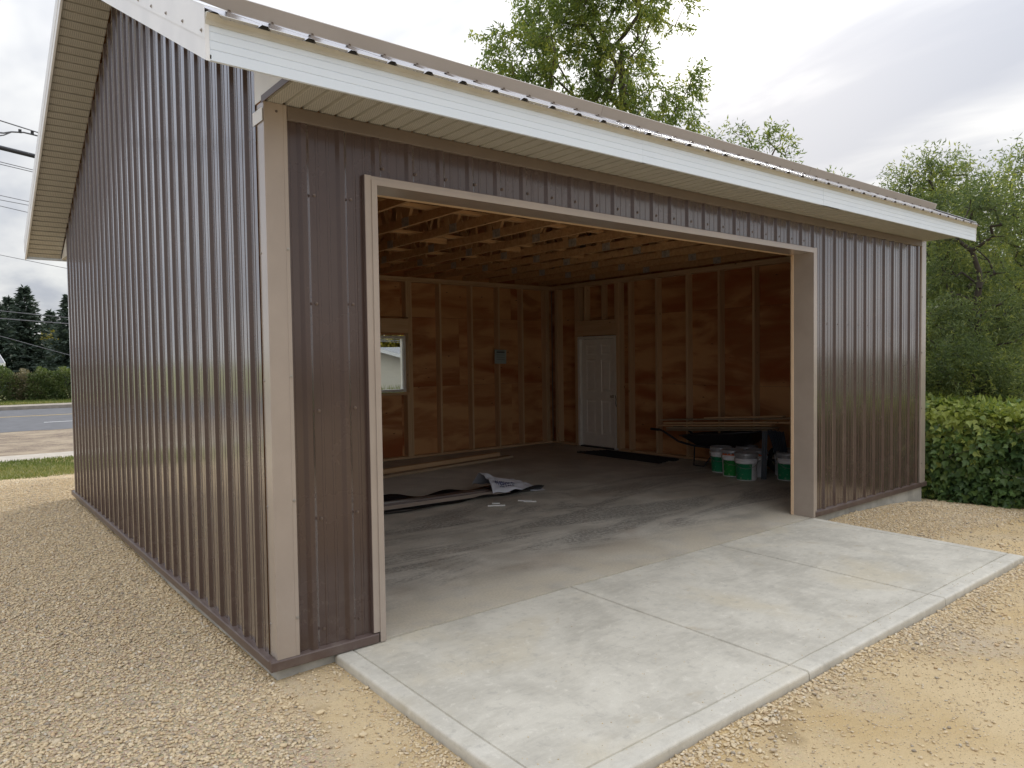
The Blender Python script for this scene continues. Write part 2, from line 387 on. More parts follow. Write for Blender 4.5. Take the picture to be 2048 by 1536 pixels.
M['blade'] = leaf_mat('grass_blades', (0.10, 0.14, 0.032), (0.19, 0.215, 0.06), (0.36, 0.32, 0.15), 0.3)
M['bark'] = plain('grey_bark', (0.115, 0.095, 0.075), 0.9, var=0.35, scale=14, bstr=0.5)
M['bark_dark'] = plain('dark_bark', (0.055, 0.045, 0.035), 0.9, var=0.3, scale=14)

# ------------------------------------------------------------------ mesh helpers
def link(o, parent=None):
    COL.objects.link(o)
    if parent is not None: o.parent = parent
    return o
def tag(o, label=None, cat=None, group=None, kind=None):
    if label: o['label'] = label
    if cat: o['category'] = cat
    if group: o['group'] = group
    if kind: o['kind'] = kind
    return o
def empty(name, loc, label, cat, group=None):
    o = bpy.data.objects.new(name, None); o.empty_display_size = 0.2
    o.location = loc; link(o); return tag(o, label, cat, group)
def pydata(name, verts, faces, mat, parent=None, smooth=False, loc=None):
    me = bpy.data.meshes.new(name); me.from_pydata([tuple(v) for v in verts], [], faces); me.update()
    if mat is not None: me.materials.append(M[mat] if isinstance(mat, str) else mat)
    if smooth: me.shade_smooth()
    o = bpy.data.objects.new(name, me)
    if loc is not None: o.location = loc
    return link(o, parent)
class MB:
    """collects shapes into one mesh"""
    def __init__(s): s.v = []; s.f = []
    def add(s, v, f):
        k = len(s.v); s.v += [tuple(x) for x in v]; s.f += [tuple(i + k for i in q) for q in f]; return s
    def box(s, lo, hi):
        x0, y0, z0 = lo; x1, y1, z1 = hi
        return s.add([(x0, y0, z0), (x1, y0, z0), (x1, y1, z0), (x0, y1, z0), (x0, y0, z1), (x1, y0, z1), (x1, y1, z1), (x0, y1, z1)],
                     [(3, 2, 1, 0), (4, 5, 6, 7), (0, 1, 5, 4), (1, 2, 6, 5), (2, 3, 7, 6), (3, 0, 4, 7)])
    def bar(s, p0, p1, w, t, up=(0, 0, 1)):
        p0 = Vector(p0); p1 = Vector(p1); d = (p1 - p0).normalized(); u = Vector(up); a = d.cross(u)
        if a.length < 1e-4: a = d.cross(Vector((0, 1, 0)))
        a.normalize(); u = a.cross(d).normalized()
        q = [p + a * (i * w / 2) + u * (j * t / 2) for p in (p0, p1) for i, j in ((-1, -1), (1, -1), (1, 1), (-1, 1))]
        return s.add(q, [(0, 1, 2, 3), (7, 6, 5, 4), (0, 4, 5, 1), (1, 5, 6, 2), (2, 6, 7, 3), (3, 7, 4, 0)])
    def tube(s, pts, r, n=8):
        pts = [Vector(p) for p in pts]; rs = r if isinstance(r, (list, tuple)) else [r] * len(pts)
        ring = []; a = None
        for i, p in enumerate(pts):
            d = (pts[min(i + 1, len(pts) - 1)] - pts[max(i - 1, 0)]).normalized()
            if a is None: a = d.orthogonal().normalized()
            a = (a - d * a.dot(d)).normalized(); b = d.cross(a)
            ring += [p + (a * math.cos(2 * math.pi * k / n) + b * math.sin(2 * math.pi * k / n)) * rs[i] for k in range(n)]
        f = [(i * n + k, i * n + (k + 1) % n, (i + 1) * n + (k + 1) % n, (i + 1) * n + k) for i in range(len(pts) - 1) for k in range(n)]
        f += [tuple(range(n - 1, -1, -1)), tuple((len(pts) - 1) * n + k for k in range(n))]
        return s.add(ring, f)
    def lathe(s, prof, n=24, c=(0, 0, 0), cap=True):
        v = [(c[0] + r * math.cos(2 * math.pi * k / n), c[1] + r * math.sin(2 * math.pi * k / n), c[2] + z) for r, z in prof for k in range(n)]
        f = [(i * n + k, i * n + (k + 1) % n, (i + 1) * n + (k + 1) % n, (i + 1) * n + k) for i in range(len(prof) - 1) for k in range(n)]
        if cap: f += [tuple(range(n - 1, -1, -1)), tuple((len(prof) - 1) * n + k for k in range(n))]
        return s.add(v, f)
    def obj(s, name, mat, parent=None, smooth=False, loc=None): return pydata(name, s.v, s.f, mat, parent, smooth, loc)
def box(name, lo, hi, mat, parent=None, bevel=0.0):
    """a box centred on its own origin; optional small chamfer"""
    c = [(a + b) / 2 for a, b in zip(lo, hi)]; h = [(b - a) / 2 for a, b in zip(lo, hi)]
    if bevel <= 0:
        return MB().box([-q for q in h], h).obj(name, mat, parent, loc=c)
    bm = bmesh.new(); bmesh.ops.create_cube(bm, size=1, matrix=Matrix.Diagonal((h[0] * 2, h[1] * 2, h[2] * 2, 1)))
    bmesh.ops.bevel(bm, geom=bm.edges[:], offset=bevel, segments=2, affect='EDGES', profile=0.6)
    me = bpy.data.meshes.new(name); bm.to_mesh(me); bm.free(); me.materials.append(M[mat])
    o = bpy.data.objects.new(name, me); o.location = c; return link(o, parent)
_lum = {}
def lumber(name, p0, p1, w, t, mat, parent=None, up=(0, 0, 1)):
    """a board from p0 to p1; w across (horizontal), t along 'up'; meshes are shared by size, grain runs along local x"""
    p0 = Vector(p0); p1 = Vector(p1); L = (p1 - p0).length
    key = (round(L, 3), w, t, mat)
    if key not in _lum:
        me = bpy.data.meshes.new(name); bm = bmesh.new()
        bmesh.ops.create_cube(bm, size=1, matrix=Matrix.Diagonal((L, w, t, 1)))
        bmesh.ops.bevel(bm, geom=[e for e in bm.edges if abs((e.verts[0].co - e.verts[1].co).x) > L * 0.5], offset=0.003, segments=1, affect='EDGES')
        bm.to_mesh(me); bm.free(); me.materials.append(M[mat]); _lum[key] = me
    o = bpy.data.objects.new(name, _lum[key]); link(o, parent)
    d = (p1 - p0).normalized(); u = Vector(up)
    a = u.cross(d)
    if a.length < 1e-4: a = Vector((0, 1, 0)).cross(d)
    a.normalize(); u = d.cross(a)
    mw = Matrix(((d.x, a.x, u.x, 0), (d.y, a.y, u.y, 0), (d.z, a.z, u.z, 0), (0, 0, 0, 1)))
    mw.translation = (p0 + p1) / 2
    o.matrix_basis = mw
    return o

# ------------------------------------------------------------------ dimensions of the garage
W, D = 8.43, 7.05
HS = 3.105                      # flat soffit height
OS, OE, SL = 0.41, 0.44, 0.5     # gable overhang, eave overhang, roof slope 6 in 12
RY = D / 2
X0, X1, HO = 0.672, 5.672, 2.743 # door opening
def rake_z(y): return HS + SL * (min(y, D - y) + OE)
def gz(x, y):
    """ground height"""
    s = lambda t, a, b: (lambda q: q * q * (3 - 2 * q))(min(1, max(0, (t - a) / (b - a))))
    z = -0.075
    z += -0.17 * s(x, 6.2, 9.0)
    z += 0.05 * math.exp(-((x - 7.6) ** 2 / 0.5 + (y + 0.25) ** 2 / 0.12))
    z += -0.22 * s(y, 8.5, 12.0)
    z += -0.08 * s(-y, 2.0, 6.0)
    z += 0.025 * s(y, 0.0, 6.0) * s(-x, -0.5, 0.2) * (1 - s(y, 8, 12))
    if math.hypot(x, y) < 16:
        z += 0.012 * math.sin(1.7 * x + 0.6) * math.cos(1.3 * y + 0.4) + 0.006 * math.sin(4.1 * x + 2.2 * y)
    return z

# ------------------------------------------------------------------ ground, road, walks (the setting)
def make_ground():
    def axis(lo, hi, step, far):
        a = list(np.arange(lo, hi + 1e-6, step)); s = step; p = hi
        while p < far: s *= 1.45; p += s; a.append(p)
        s = step; p = lo
        while p > -far: s *= 1.45; p -= s; a.insert(0, p)
        return a
    xs = axis(-6, 12, 0.15, 900); ys = axis(-7, 13, 0.15, 900)
    v = [(x, y, gz(x, y)) for y in ys for x in xs]; n = len(xs)
    def inside(x0, x1, y0, y1): return x0 > 0.25 and x1 < W - 0.25 and y0 > 0.25 and y1 < D - 0.25
    f = []
    for j in range(len(ys) - 1):
        for i in range(n - 1):
            if not inside(xs[i], xs[i + 1], ys[j], ys[j + 1]): f.append((j * n + i, j * n + i + 1, (j + 1) * n + i + 1, (j + 1) * n + i))
    o = pydata('ground', v, f, 'ground', smooth=True); tag(o, 'tan gravel and sand yard around the brown garage', kind='structure')
make_ground()

def strip(name, y0, y1, z, mat, label, x0=-150, x1=150, skew=0.045, thick=None, step=0.5):
    """a band running across behind the garage, parallel to the street"""
    mb = MB(); xs = [x0, -20, -8] + list(np.arange(-6, 12, step)) + [14, 30, x1]; v = []
    r2 = random.Random(name)
    for x in xs:
        j0 = r2.uniform(-1, 1) * (0.12 if thick is None else 0); j1 = r2.uniform(-1, 1) * (0.12 if thick is None else 0)
        v += [(x, y0 - skew * x + j0, z), (x, y1 - skew * x + j1, z)]
    f = [(2 * i, 2 * i + 2, 2 * i + 3, 2 * i + 1) for i in range(len(xs) - 1)]
    if thick:
        k = len(v); v += [(a, b, c - thick) for a, b, c in v]
        f += [(2 * i + k, 2 * i + 2 + k, 2 * i + 2, 2 * i) for i in range(len(xs) - 1)] + [(2 * i + 1, 2 * i + 3, 2 * i + 3 + k, 2 * i + 1 + k) for i in range(len(xs) - 1)]
    o = pydata(name, v, f, mat); return tag(o, label, kind='structure')
def turf_mat():
    m, gg, b = material('lawn_turf'); v = wpos(gg)
    c = gg.mix(gg.ss(gg.noise(v, 1.1, 5, 0.6), 0.35, 0.65), (0.11, 0.145, 0.035), (0.27, 0.245, 0.11))
    c = gg.mix(gg.m('MULTIPLY', gg.noise(v, 60, 4, 0.7), 0.5), c, (0.30, 0.29, 0.12))
    gg.set(b.inputs['Base Color'], c); b.inputs['Roughness'].default_value = 0.95; bump(gg, b, gg.noise(v, 60, 4), 0.8, 0.03); return m
M['turf'] = turf_mat()
def dirt_mat():
    m, gg, b = material('bare_dirt'); v = wpos(gg)
    sv = stretch(gg, v, (0.75, 1.3, 1))
    c = gg.mix(gg.ss(gg.noise(sv, 1.2, 6, 0.65), 0.35, 0.65), (0.17, 0.125, 0.095), (0.36, 0.29, 0.21))
    c = gg.mix(gg.ss(gg.noise(v, 9, 7, 0.8), 0.45, 0.6, 0.0, 0.6), c, (0.40, 0.33, 0.22))
    gg.set(b.inputs['Base Color'], c); b.inputs['Roughness'].default_value = 0.95; bump(gg, b, gg.noise(v, 14, 6, 0.7), 0.9, 0.05); return m
M['dirt'] = dirt_mat()
M['asphalt'] = plain('asphalt', (0.105, 0.108, 0.118), 0.8, var=0.18, scale=3, bstr=0.3)
M['line_white'] = plain('white_road_paint', (0.66, 0.66, 0.66), 0.7, var=0.15, scale=20)
M['line_yellow'] = plain('yellow_road_paint', (0.58, 0.40, 0.10), 0.7, var=0.15, scale=20)
M['walk'] = plain('sidewalk_concrete', (0.42, 0.38, 0.32), 0.85, var=0.12, scale=4)
M['kerb'] = plain('kerb_concrete', (0.30, 0.265, 0.225), 0.85, var=0.2, scale=3)
strip('lawn', 10.9, 14.15, -0.288, 'turf', 'patchy green lawn strip behind the garage')
strip('sidewalk', 14.1, 15.25, -0.272, 'walk', 'pale concrete sidewalk beyond the lawn', thick=0.05)
strip('dirt_verge', 15.2, 22.4, -0.285, 'dirt', 'bare brown dirt verge beside the road')
road = strip('road', 22.2, 35.0, -0.280, 'asphalt', 'grey asphalt road across the street side')
def line(name, y, w, xa, xb, mat, label):
    k = 0.045
    o = pydata(name, [(xa, y - k * xa, -0.2755), (xb, y - k * xb, -0.2755), (xb, y + w - k * xb, -0.2755), (xa, y + w - k * xa, -0.2755)], [(0, 1, 2, 3)], mat, road)
    o['label'] = label
line('lane_line', 29.75, 0.16, -150, 150, 'line_yellow', 'long yellow centre line')
for i, xa in enumerate((-25.4, -16.4, -7.4, 1.6, 10.6, 19.6)):
    line('lane_dash', 25.6, 0.14, xa, xa + 3.2, 'line_white', 'white lane dash')
strip('kerb', 35.0, 36.6, -0.13, 'kerb', 'weathered concrete kerb on the far side of the road', thick=0.16)
strip('grass_verge', 36.6, 400.0, -0.145, 'turf', 'grass verge beyond the far kerb')

# garage floor slab
def make_floor():
    xs = [0.17, X0 - 0.02, X1 + 0.02, W - 0.17]
    mb = MB().box((0.165, 0.165, -0.2), (W - 0.165, D - 0.165, 0.0)).box((X0 - 0.035, 0.004, -0.2), (X1 + 0.035, 0.165, 0.0))
    o = mb.obj('garage_floor', 'floor'); tag(o, 'stained grey concrete slab floor inside the garage', kind='structure')
make_floor()

# concrete apron: three slabs with tooled border and rounded edges
def make_apron():
    ap = bpy.data.objects.new('concrete_apron', None); link(ap); ap.location = (3.0, -0.95, -0.1)
    tag(ap, 'pale new concrete apron of three slabs in front of the door opening', kind='structure')
    xa, xb, yb = 0.352, 5.712, -1.888
    cuts = [xa, 2.237, 4.066, xb]
    gw = 0.0045
    for i in range(3):
        l, r = cuts[i], cuts[i + 1]
        lo = l + (0.006 if i else 0); hi = r - (0.006 if i < 2 else 0)
        rad = 0.016
        def edge(a, b, outer_a, outer_b, grooves):
            s = set()
            for q in ([0, .002, .005, .010, rad] if outer_a else [0, 0.004, 0.008]): s.add(round(a + q, 4))
            for q in ([0, .002, .005, .010, rad] if outer_b else [0, 0.004, 0.008]): s.add(round(b - q, 4))
            for gq in grooves: s |= {round(gq + d, 4) for d in (-0.006, -0.0025, 0.0025, 0.006)}
            n = int((b - a) / 0.25)
            for k in range(1, n): s.add(round(a + (b - a) * k / n, 4))
            s = sorted(s); return [s[0]] + [q for p, q in zip(s, s[1:]) if q - p > 0.0009]
        gx = [xa + 0.108] if i == 0 else ([xb - 0.108] if i == 2 else [])
        xs = edge(lo, hi, i == 0, i == 2, gx); ys = edge(yb, -0.006, True, False, [-1.773])
        def zz(x, y):
            z = -0.004 + 0.008 * y
            for d, outer in ((x - lo, i == 0), (hi - x, i == 2), (y - yb, True), (-0.006 - y, False)):
                rr = rad if outer else 0.008
                if d < rr: z -= rr - math.sqrt(max(0, rr * rr - (rr - d) ** 2))
            for gq in gx:
                if abs(x - gq) < 0.004 and y > -1.773: z -= 0.009
            if abs(y + 1.773) < 0.004 : z -= 0.009
            return z + 0.0012 * math.sin(x * 9 + y * 5)
        n = len(xs)
        v = [(x, y, zz(x, y)) for y in ys for x in xs]
        f = [(j * n + k, j * n + k + 1, (j + 1) * n + k + 1, (j + 1) * n + k) for j in range(len(ys) - 1) for k in range(n - 1)]
        m = len(ys)
        rim = [k for k in range(n)] + [j * n + n - 1 for j in range(1, m)] + [(m - 1) * n + k for k in range(n - 2, -1, -1)] + [j * n for j in range(m - 2, 0, -1)]
        b0 = len(v); v += [(v[q][0], v[q][1], -0.30) for q in rim]
        f += [(rim[k], b0 + k, b0 + (k + 1) % len(rim), rim[(k + 1) % len(rim)]) for k in range(len(rim))]
        o = pydata('slab', v, f, 'apron', None, smooth=False)
        o.parent = ap; o.matrix_parent_inverse = Matrix.Translation((-3.0, 0.95, 0.1))
    # dark filler at the bottom of the control joints
make_apron()

# ------------------------------------------------------------------ the garage
GA = empty('garage', (0, 0, 0), 'brown ribbed metal garage with open doorway and taupe trim', 'garage')

# foundation wall
fm = MB()
fm.box((0.012, 0.012, -0.6), (X0 - 0.045, 0.165, -0.001)).box((X1 + 0.045, 0.012, -0.6), (W - 0.012, 0.165, -0.001)).box((X0 - 0.045, 0.012, -0.6), (X1 + 0.045, 0.16, -0.21))
fm.box((0.012, 0.165, -0.6), (0.165, D - 0.012, -0.001)).box((W - 0.165, 0.165, -0.6), (W - 0.012, D - 0.012, -0.001)).box((0.165, D - 0.165, -0.6), (W - 0.165, D - 0.012, -0.001))
fm.obj('foundation', 'foundation', GA)

PER = 0.2286
def rib_profile(u0, u1):
    """points (u, depth) of the ribbed sheet between u0 and u1; rib centres at multiples of PER"""
    base = [(-0.036, 0), (-0.0335, 0.0012), (-0.0155, 0.0182), (-0.0125, 0.0195), (0.0125, 0.0195), (0.0155, 0.0182), (0.0335, 0.0012), (0.036, 0)]
    minor = [(-0.010, 0), (-0.0055, 0.0030), (0.0055, 0.0030), (0.010, 0)]
    pts = []
    k0 = int(math.floor(u0 / PER)) - 1; k1 = int(math.ceil(u1 / PER)) + 1
    for k in range(k0, k1 + 1):
        c = k * PER
        pts += [(c + a, d) for a, d in base]
        for q in (0.36, 0.64): pts += [(c + q * PER + a, d) for a, d in minor]
    def dep(u):
        for (a, da), (b, db) in zip(pts, pts[1:]):
            if a <= u <= b: return da + (db - da) * (u - a) / max(1e-9, b - a)
        return 0
    return [(u0, dep(u0))] + [p for p in pts if u0 + 1e-5 < p[0] < u1 - 1e-5] + [(u1, dep(u1))]
def siding_sheet(name, place, u0, u1, zlo, zhi, mat, parent, lap=0.0):
    """place(u, depth, z) -> point; zlo and zhi are functions of u"""
    pr = rib_profile(u0, u1); v = []; rows = 2
    nz = 5
    for u, d in pr:
        for k in range(nz):
            z = zlo(u) + (zhi(u) - zlo(u)) * k / (nz - 1)
            v.append(place(u, d + lap, z))
    f = [(i * nz + k, (i + 1) * nz + k, (i + 1) * nz + k + 1, i * nz + k + 1) for i in range(len(pr) - 1) for k in range(nz - 1)]
    return pydata(name, v, f, mat, parent)

# siding: front wall, left gable wall, right gable wall, back wall; sheets of four ribs (0.914 m)
SH = 4 * PER
def front(u, d, z): return (u, -d, z)
def leftw(u, d, z): return (-d, u, z)
def rightw(u, d, z): return (W + d, u, z)
def backw(u, d, z): return (u, D + d, z)
zb = lambda u: 0.055
screw_me = None
def screw(p, n, parent, mat='screw', r=0.0075):
    """hex head screw with washer, axis n"""
    global screw_me
    if screw_me is None: screw_me = {}
    if mat not in screw_me:
        mb = MB().lathe([(1.25, -0.3), (1.25, 0.15), (0.7, 0.25)], 8).lathe([(0.72, 0.2), (0.66, 0.9)], 6)
        me = bpy.data.meshes.new('screw'); me.from_pydata(mb.v, [], mb.f); me.materials.append(M[mat]); screw_me[mat] = me
    o = bpy.data.objects.new('screw', screw_me[mat]); link(o, parent)
    q = Vector(n).to_track_quat('Z', 'Y'); o.rotation_euler = q.to_euler(); o.location = p; o.scale = (r, r, r)
    return o
def f_sheet(a, b, lo, hi, k=0): return siding_sheet('siding_panel', front, a, b, lo, hi, 'siding', GA, lap=0.0008 * (k % 2))
top_f = lambda u: 3.06
# left of the door
sL = f_sheet(0.10, X0 - 0.045, zb, top_f)
# over the door: 6 sheets of equal module, bottoms above the header trim
hb = lambda u: HO + 0.046
xc = X0 - 0.045; k = 0
head = []
edges = [xc] + [SH * q + 0.095 for q in range(1, 20) if xc + 0.1 < SH * q + 0.095 < X1 + 0.02] + [X1 + 0.045]
for a, b in zip(edges, edges[1:]):
    k += 1; head.append(f_sheet(a, b + (0.0 if b == edges[-1] else 0.002), hb, top_f, k))
edges = [X1 + 0.045] + [SH * q + 0.095 for q in range(1, 20) if X1 + 0.2 < SH * q + 0.095 < W - 0.2] + [W - 0.10]
right_sh = []
for a, b in zip(edges, edges[1:]):
    k += 1; right_sh.append(f_sheet(a, b, zb, top_f, k))
# gable walls
def gable_top(u): return rake_z(u) - 0.004
def gable(place, name):
    edges = [0.083] + [SH * q + 0.095 for q in range(1, 9) if SH * q + 0.095 < D - 0.3] + [D - 0.083]
    out = []
    for i, (a, b) in enumerate(zip(edges, edges[1:])):
        # split the sheet under the ridge so that its top follows both slopes
        pr_top = gable_top
        out.append(siding_sheet('siding_panel', place, a, b, zb, pr_top, 'siding', GA, lap=0.0008 * (i % 2)))
    return out
gl = gable(leftw, 'l'); gr = gable(rightw, 'r')
WXA, WXB, WZA, WZB = 3.78, 4.985, 1.14, 2.125          # rough window opening in the back wall
edges = [0.06, 1.0, 1.9, 2.8, WXA]
for a, b in zip(edges, edges[1:]): siding_sheet('siding_panel', backw, a, b, zb, top_f, 'siding', GA)
siding_sheet('siding_panel', backw, WXA, WXB, zb, lambda u: WZA, 'siding', GA)
siding_sheet('siding_panel', backw, WXA, WXB, lambda u: WZB, top_f, 'siding', GA)
edges = [WXB, 5.9, 6.8, 7.6, W - 0.06]
for a, b in zip(edges, edges[1:]): siding_sheet('siding_panel', backw, a, b, zb, top_f, 'siding', GA)

# screws on the front wall
rows = [0.16, 0.80, 1.42, 2.03, 2.64]
for z in rows:
    screw((0.29, -0.0035, z), (0, -1, 0), sL); screw((0.516, -0.0035, z + 0.005), (0, -1, 0), sL)
for i, o in enumerate(head):
    pass
xr = PER * 3 + 0.045
kk = 0
while xr < X1 - 0.02:
    own = max((o for o in head), key=lambda o: (min(v.co.x for v in o.data.vertices) <= xr))
    for o in head:
        xs_ = [v.co.x for v in o.data.vertices]
        if min(xs_) <= xr <= max(xs_): own = o
    screw((xr, -0.004, 2.855), (0, -1, 0), own, r=0.0085)
    xr += PER
xr = PER * 25 + 0.045
while xr < W - 0.15:
    for o in right_sh:
        xs_ = [v.co.x for v in o.data.vertices]
        if min(xs_) <= xr <= max(xs_):
            for z in (0.42, 1.18, 2.02): screw((xr, -0.004, z), (0, -1, 0), o)
            break
    xr += PER

for kq in range(1, 31):
    for o in gl:
        ys_ = [v.co.y for v in o.data.vertices]; yq = kq * PER + 0.047
        if min(ys_) <= yq <= max(ys_):
            for z in (0.45, 1.35, 2.25): screw((-0.004, yq, z), (-1, 0, 0), o, 'screw', 0.0065)
            break
# base trim: a sloped drip ledge in front of the sheet bottoms
def base_trim(a, b, face):
    pr = [(-0.0, 0.062), (0.030, 0.056), (0.034, 0.050), (0.034, 0.004), (0.030, 0.0), (-0.0, 0.0)]
    v = [face(u, d, z) for u in (a, b) for d, z in pr]; n = len(pr)
    f = [(i, i + n, (i + 1) % n + n, (i + 1) % n) for i in range(n)] + [tuple(range(n)), tuple(range(2 * n - 1, n - 1, -1))]
    return pydata('base_trim', v, f, 'brown_trim', GA)
base_trim(-0.034, X0 - 0.047, front); base_trim(X1 + 0.047, W + 0.034, front)
base_trim(0.001, D - 0.001, leftw); base_trim(0.001, D - 0.001, rightw); base_trim(-0.034, W + 0.034, backw)

# corner trims (an L that stands proud of the ribs, with returned hems)
def corner_trim(cx, cy, sx, sy, zt0, zt1):
    """leg a along x (width 0.135), leg b along y (width 0.105)"""
    t = 0.026
    s_ = -0.004
    prof = [(0.135, 0.002), (0.135, t - 0.004), (0.131, t), (0.112, t), (0.110, t - 0.0015), (0.108, t), (-s_ + 0.002, t), (-s_, t - 0.002), (-s_, -0.05), (-s_, -0.082), (-s_ + 0.004, -0.084), (0.012, -0.084)]
    pts = [(cx + sx * a, cy - sy * b) for a, b in prof]
    v = [(x, y, 0.058) for x, y in pts] + [(x, y, zt0) for i, (x, y) in enumerate(pts)]
    n = len(pts); f = [(i, i + 1, n + i + 1, n + i) for i in range(n - 1)] + [tuple(range(n - 1, -1, -1)), tuple(range(n, 2 * n))]
    return pydata('corner_trim', v, f, 'taupe', GA)
ct = corner_trim(0, 0, 1, 1, HS - 0.002, HS - 0.002)
for z in (0.27, 0.93, 1.62, 2.32): screw((0.122, -0.0265, z), (0, -1, 0), ct, 'screw_bright')
for z in (0.24, 0.9, 1.6, 2.3): screw((0.0035, 0.062, z), (-1, 0, 0), ct, 'screw_bright', 0.006)
screw((0.075, -0.0265, 3.06), (0, -1, 0), ct, 'screw', 0.006)
c2 = corner_trim(W, 0, -1, 1, HS - 0.002, HS - 0.002)
for z in (0.3, 1.0, 1.7, 2.4): screw((W - 0.122, -0.0265, z), (0, -1, 0), c2, 'screw')
corner_trim(0, D, 1, -1, HS - 0.002, HS - 0.002); corner_trim(W, D, -1, -1, HS - 0.002, HS - 0.002)
# frieze trim under the front soffit, lapped in two lengths
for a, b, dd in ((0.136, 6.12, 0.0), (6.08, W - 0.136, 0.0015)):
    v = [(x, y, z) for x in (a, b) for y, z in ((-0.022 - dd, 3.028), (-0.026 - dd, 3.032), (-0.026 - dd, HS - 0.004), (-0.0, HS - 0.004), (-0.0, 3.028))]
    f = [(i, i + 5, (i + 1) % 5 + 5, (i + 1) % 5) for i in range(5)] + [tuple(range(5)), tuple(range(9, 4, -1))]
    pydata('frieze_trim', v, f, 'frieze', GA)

# door opening trim: jamb caps, jamb faces and header
def jamb(side):
    s = 1 if side == 'l' else -1; x = X0 if side == 'l' else X1
    o = MB()
    xx = lambda d: x - s * d
    lo_hi = lambda a, b: (min(a, b), max(a, b))
    a, b = lo_hi(xx(0), xx(0.036)); o.box((a, -0.036, 0.002), (b, 0.186, HO + 0.030))
    j = o.obj('jamb_trim', 'taupe', GA)
    a, b = lo_hi(xx(0.0362), xx(0.078)); m2 = MB().box((a, -0.029, 0.064), (b, -0.021, HO + 0.054)); m2.obj('jamb_flange', 'taupe', GA)
    a, b = lo_hi(xx(0.078), xx(0.082)); MB().box((a, -0.0295, 0.064), (b, -0.001, HO + 0.054)).obj('jamb_hem', 'brown_trim', GA)
    # rough framing edge behind the metal
    a, b = lo_hi(xx(-0.006), xx(0.032)); lumber('door_jack', ((a + b) / 2, 0.2035, 0.002), ((a + b) / 2, 0.2035, HO), b - a, 0.032, 'pale_wood', GA, up=(0, 1, 0))
jamb('l'); jamb('r')
MB().box((X0 + 0.0005, -0.036, HO), (X1 - 0.0005, 0.186, HO + 0.030)).obj('header_trim', 'taupe', GA)
MB().box((X0 - 0.0355, -0.0290, HO + 0.0305), (X1 + 0.0355, -0.021, HO + 0.050)).obj('header_flange', 'taupe', GA)
MB().box((X0 - 0.0355, -0.0295, HO + 0.0502), (X1 + 0.0355, -0.001, HO + 0.054)).obj('header_hem', 'brown_trim', GA)
# opening is framed by a header beam behind
lumber('header_beam', (X0 - 0.1, 0.225, HO + 0.15), (X1 + 0.1, 0.225, HO + 0.15), 0.07, 0.29, 'stud', GA)

# ---- soffits
def soffit_profile(w=0.3048):
    p = []
    for k in range(3):
        a = k * 0.1016
        p += [(a, 0.0), (a + 0.003, -0.014), (a + 0.020, -0.014), (a + 0.025, 0.0)]
    return p + [(w - 0.0015, 0.0)]
def soffit_mesh(name, length):
    pr = soffit_profile(); v = []
    for u, d in pr: v += [(u, 0, -d), (u, length, -d)]
    f = [(2 * i, 2 * i + 1, 2 * i + 3, 2 * i + 2) for i in range(len(pr) - 1)]
    me = bpy.data.meshes.new(name); me.from_pydata(v, [], f); me.materials.append(M['soffit']); me.update(); return me
sm_e = soffit_mesh('soffit_panel', OE - 0.02)
n = int(round((W) / 0.3048)); x = 0.006
while x < W - 0.06:
    o = bpy.data.objects.new('soffit_panel', sm_e); link(o, GA); o.location = (x, -OE + 0.014, HS + 0.0005)
    wfit = min(0.3048, W - 0.004 - x)
    if wfit < 0.3: o.scale = (wfit / 0.3048, 1, 1)
    x += 0.3048
o = box('soffit_backing', (0.004, -OE + 0.012, HS + 0.016), (W - 0.004, -0.001, HS + 0.03), 'black_metal', GA)
box('soffit_backing', (0.004, D + 0.001, HS + 0.016), (W - 0.004, D + OE - 0.012, HS + 0.03), 'black_metal', GA)
box('soffit_channel', (0.006, -OE + 0.003, HS - 0.006), (W + 0.0, -OE + 0.013, HS + 0.008), 'soffit', GA)
box('back_soffit', (0.004, D + 0.003, HS), (W - 0.004, D + OE - 0.003, HS + 0.014), 'soffit', GA)
# small dark rib closures peeping out above the frieze trim
# rake soffits on both gables, both slopes
sm_r = soffit_mesh('rake_soffit_panel', OS - 0.03)
cosr = 1 / math.hypot(1, SL); sinr = SL * cosr
slope_len = (RY + OE) / cosr
for gx in (-1, 1):
    for sy in (1, -1):
        k = 0; t = 0.006
        while t < slope_len - 0.02:
            o = bpy.data.objects.new('rake_soffit_panel', sm_r); link(o, GA)
            y0 = -OE + t * cosr if sy == 1 else D + OE - t * cosr
            z0 = HS + t * sinr
            # local x runs up the slope, local y outward from wall, local z up
            ux = Vector((0, cosr * sy, sinr)); uy = Vector((gx, 0, 0)); uz = Vector((0, -sinr * sy, cosr))
            sx = min(1.0, (slope_len - t) / 0.3048)
            mw = Matrix(((ux.x * sx, uy.x, uz.x, (0.012 if gx == 1 else 0) * 1.0), (ux.y * sx, uy.y, uz.y, y0), (ux.z * sx, uy.z, uz.z, z0), (0, 0, 0, 1)))
            mw.translation = Vector((W + 0.016 if gx == 1 else -0.016, y0, z0))
            o.matrix_basis = mw
            t += 0.3048
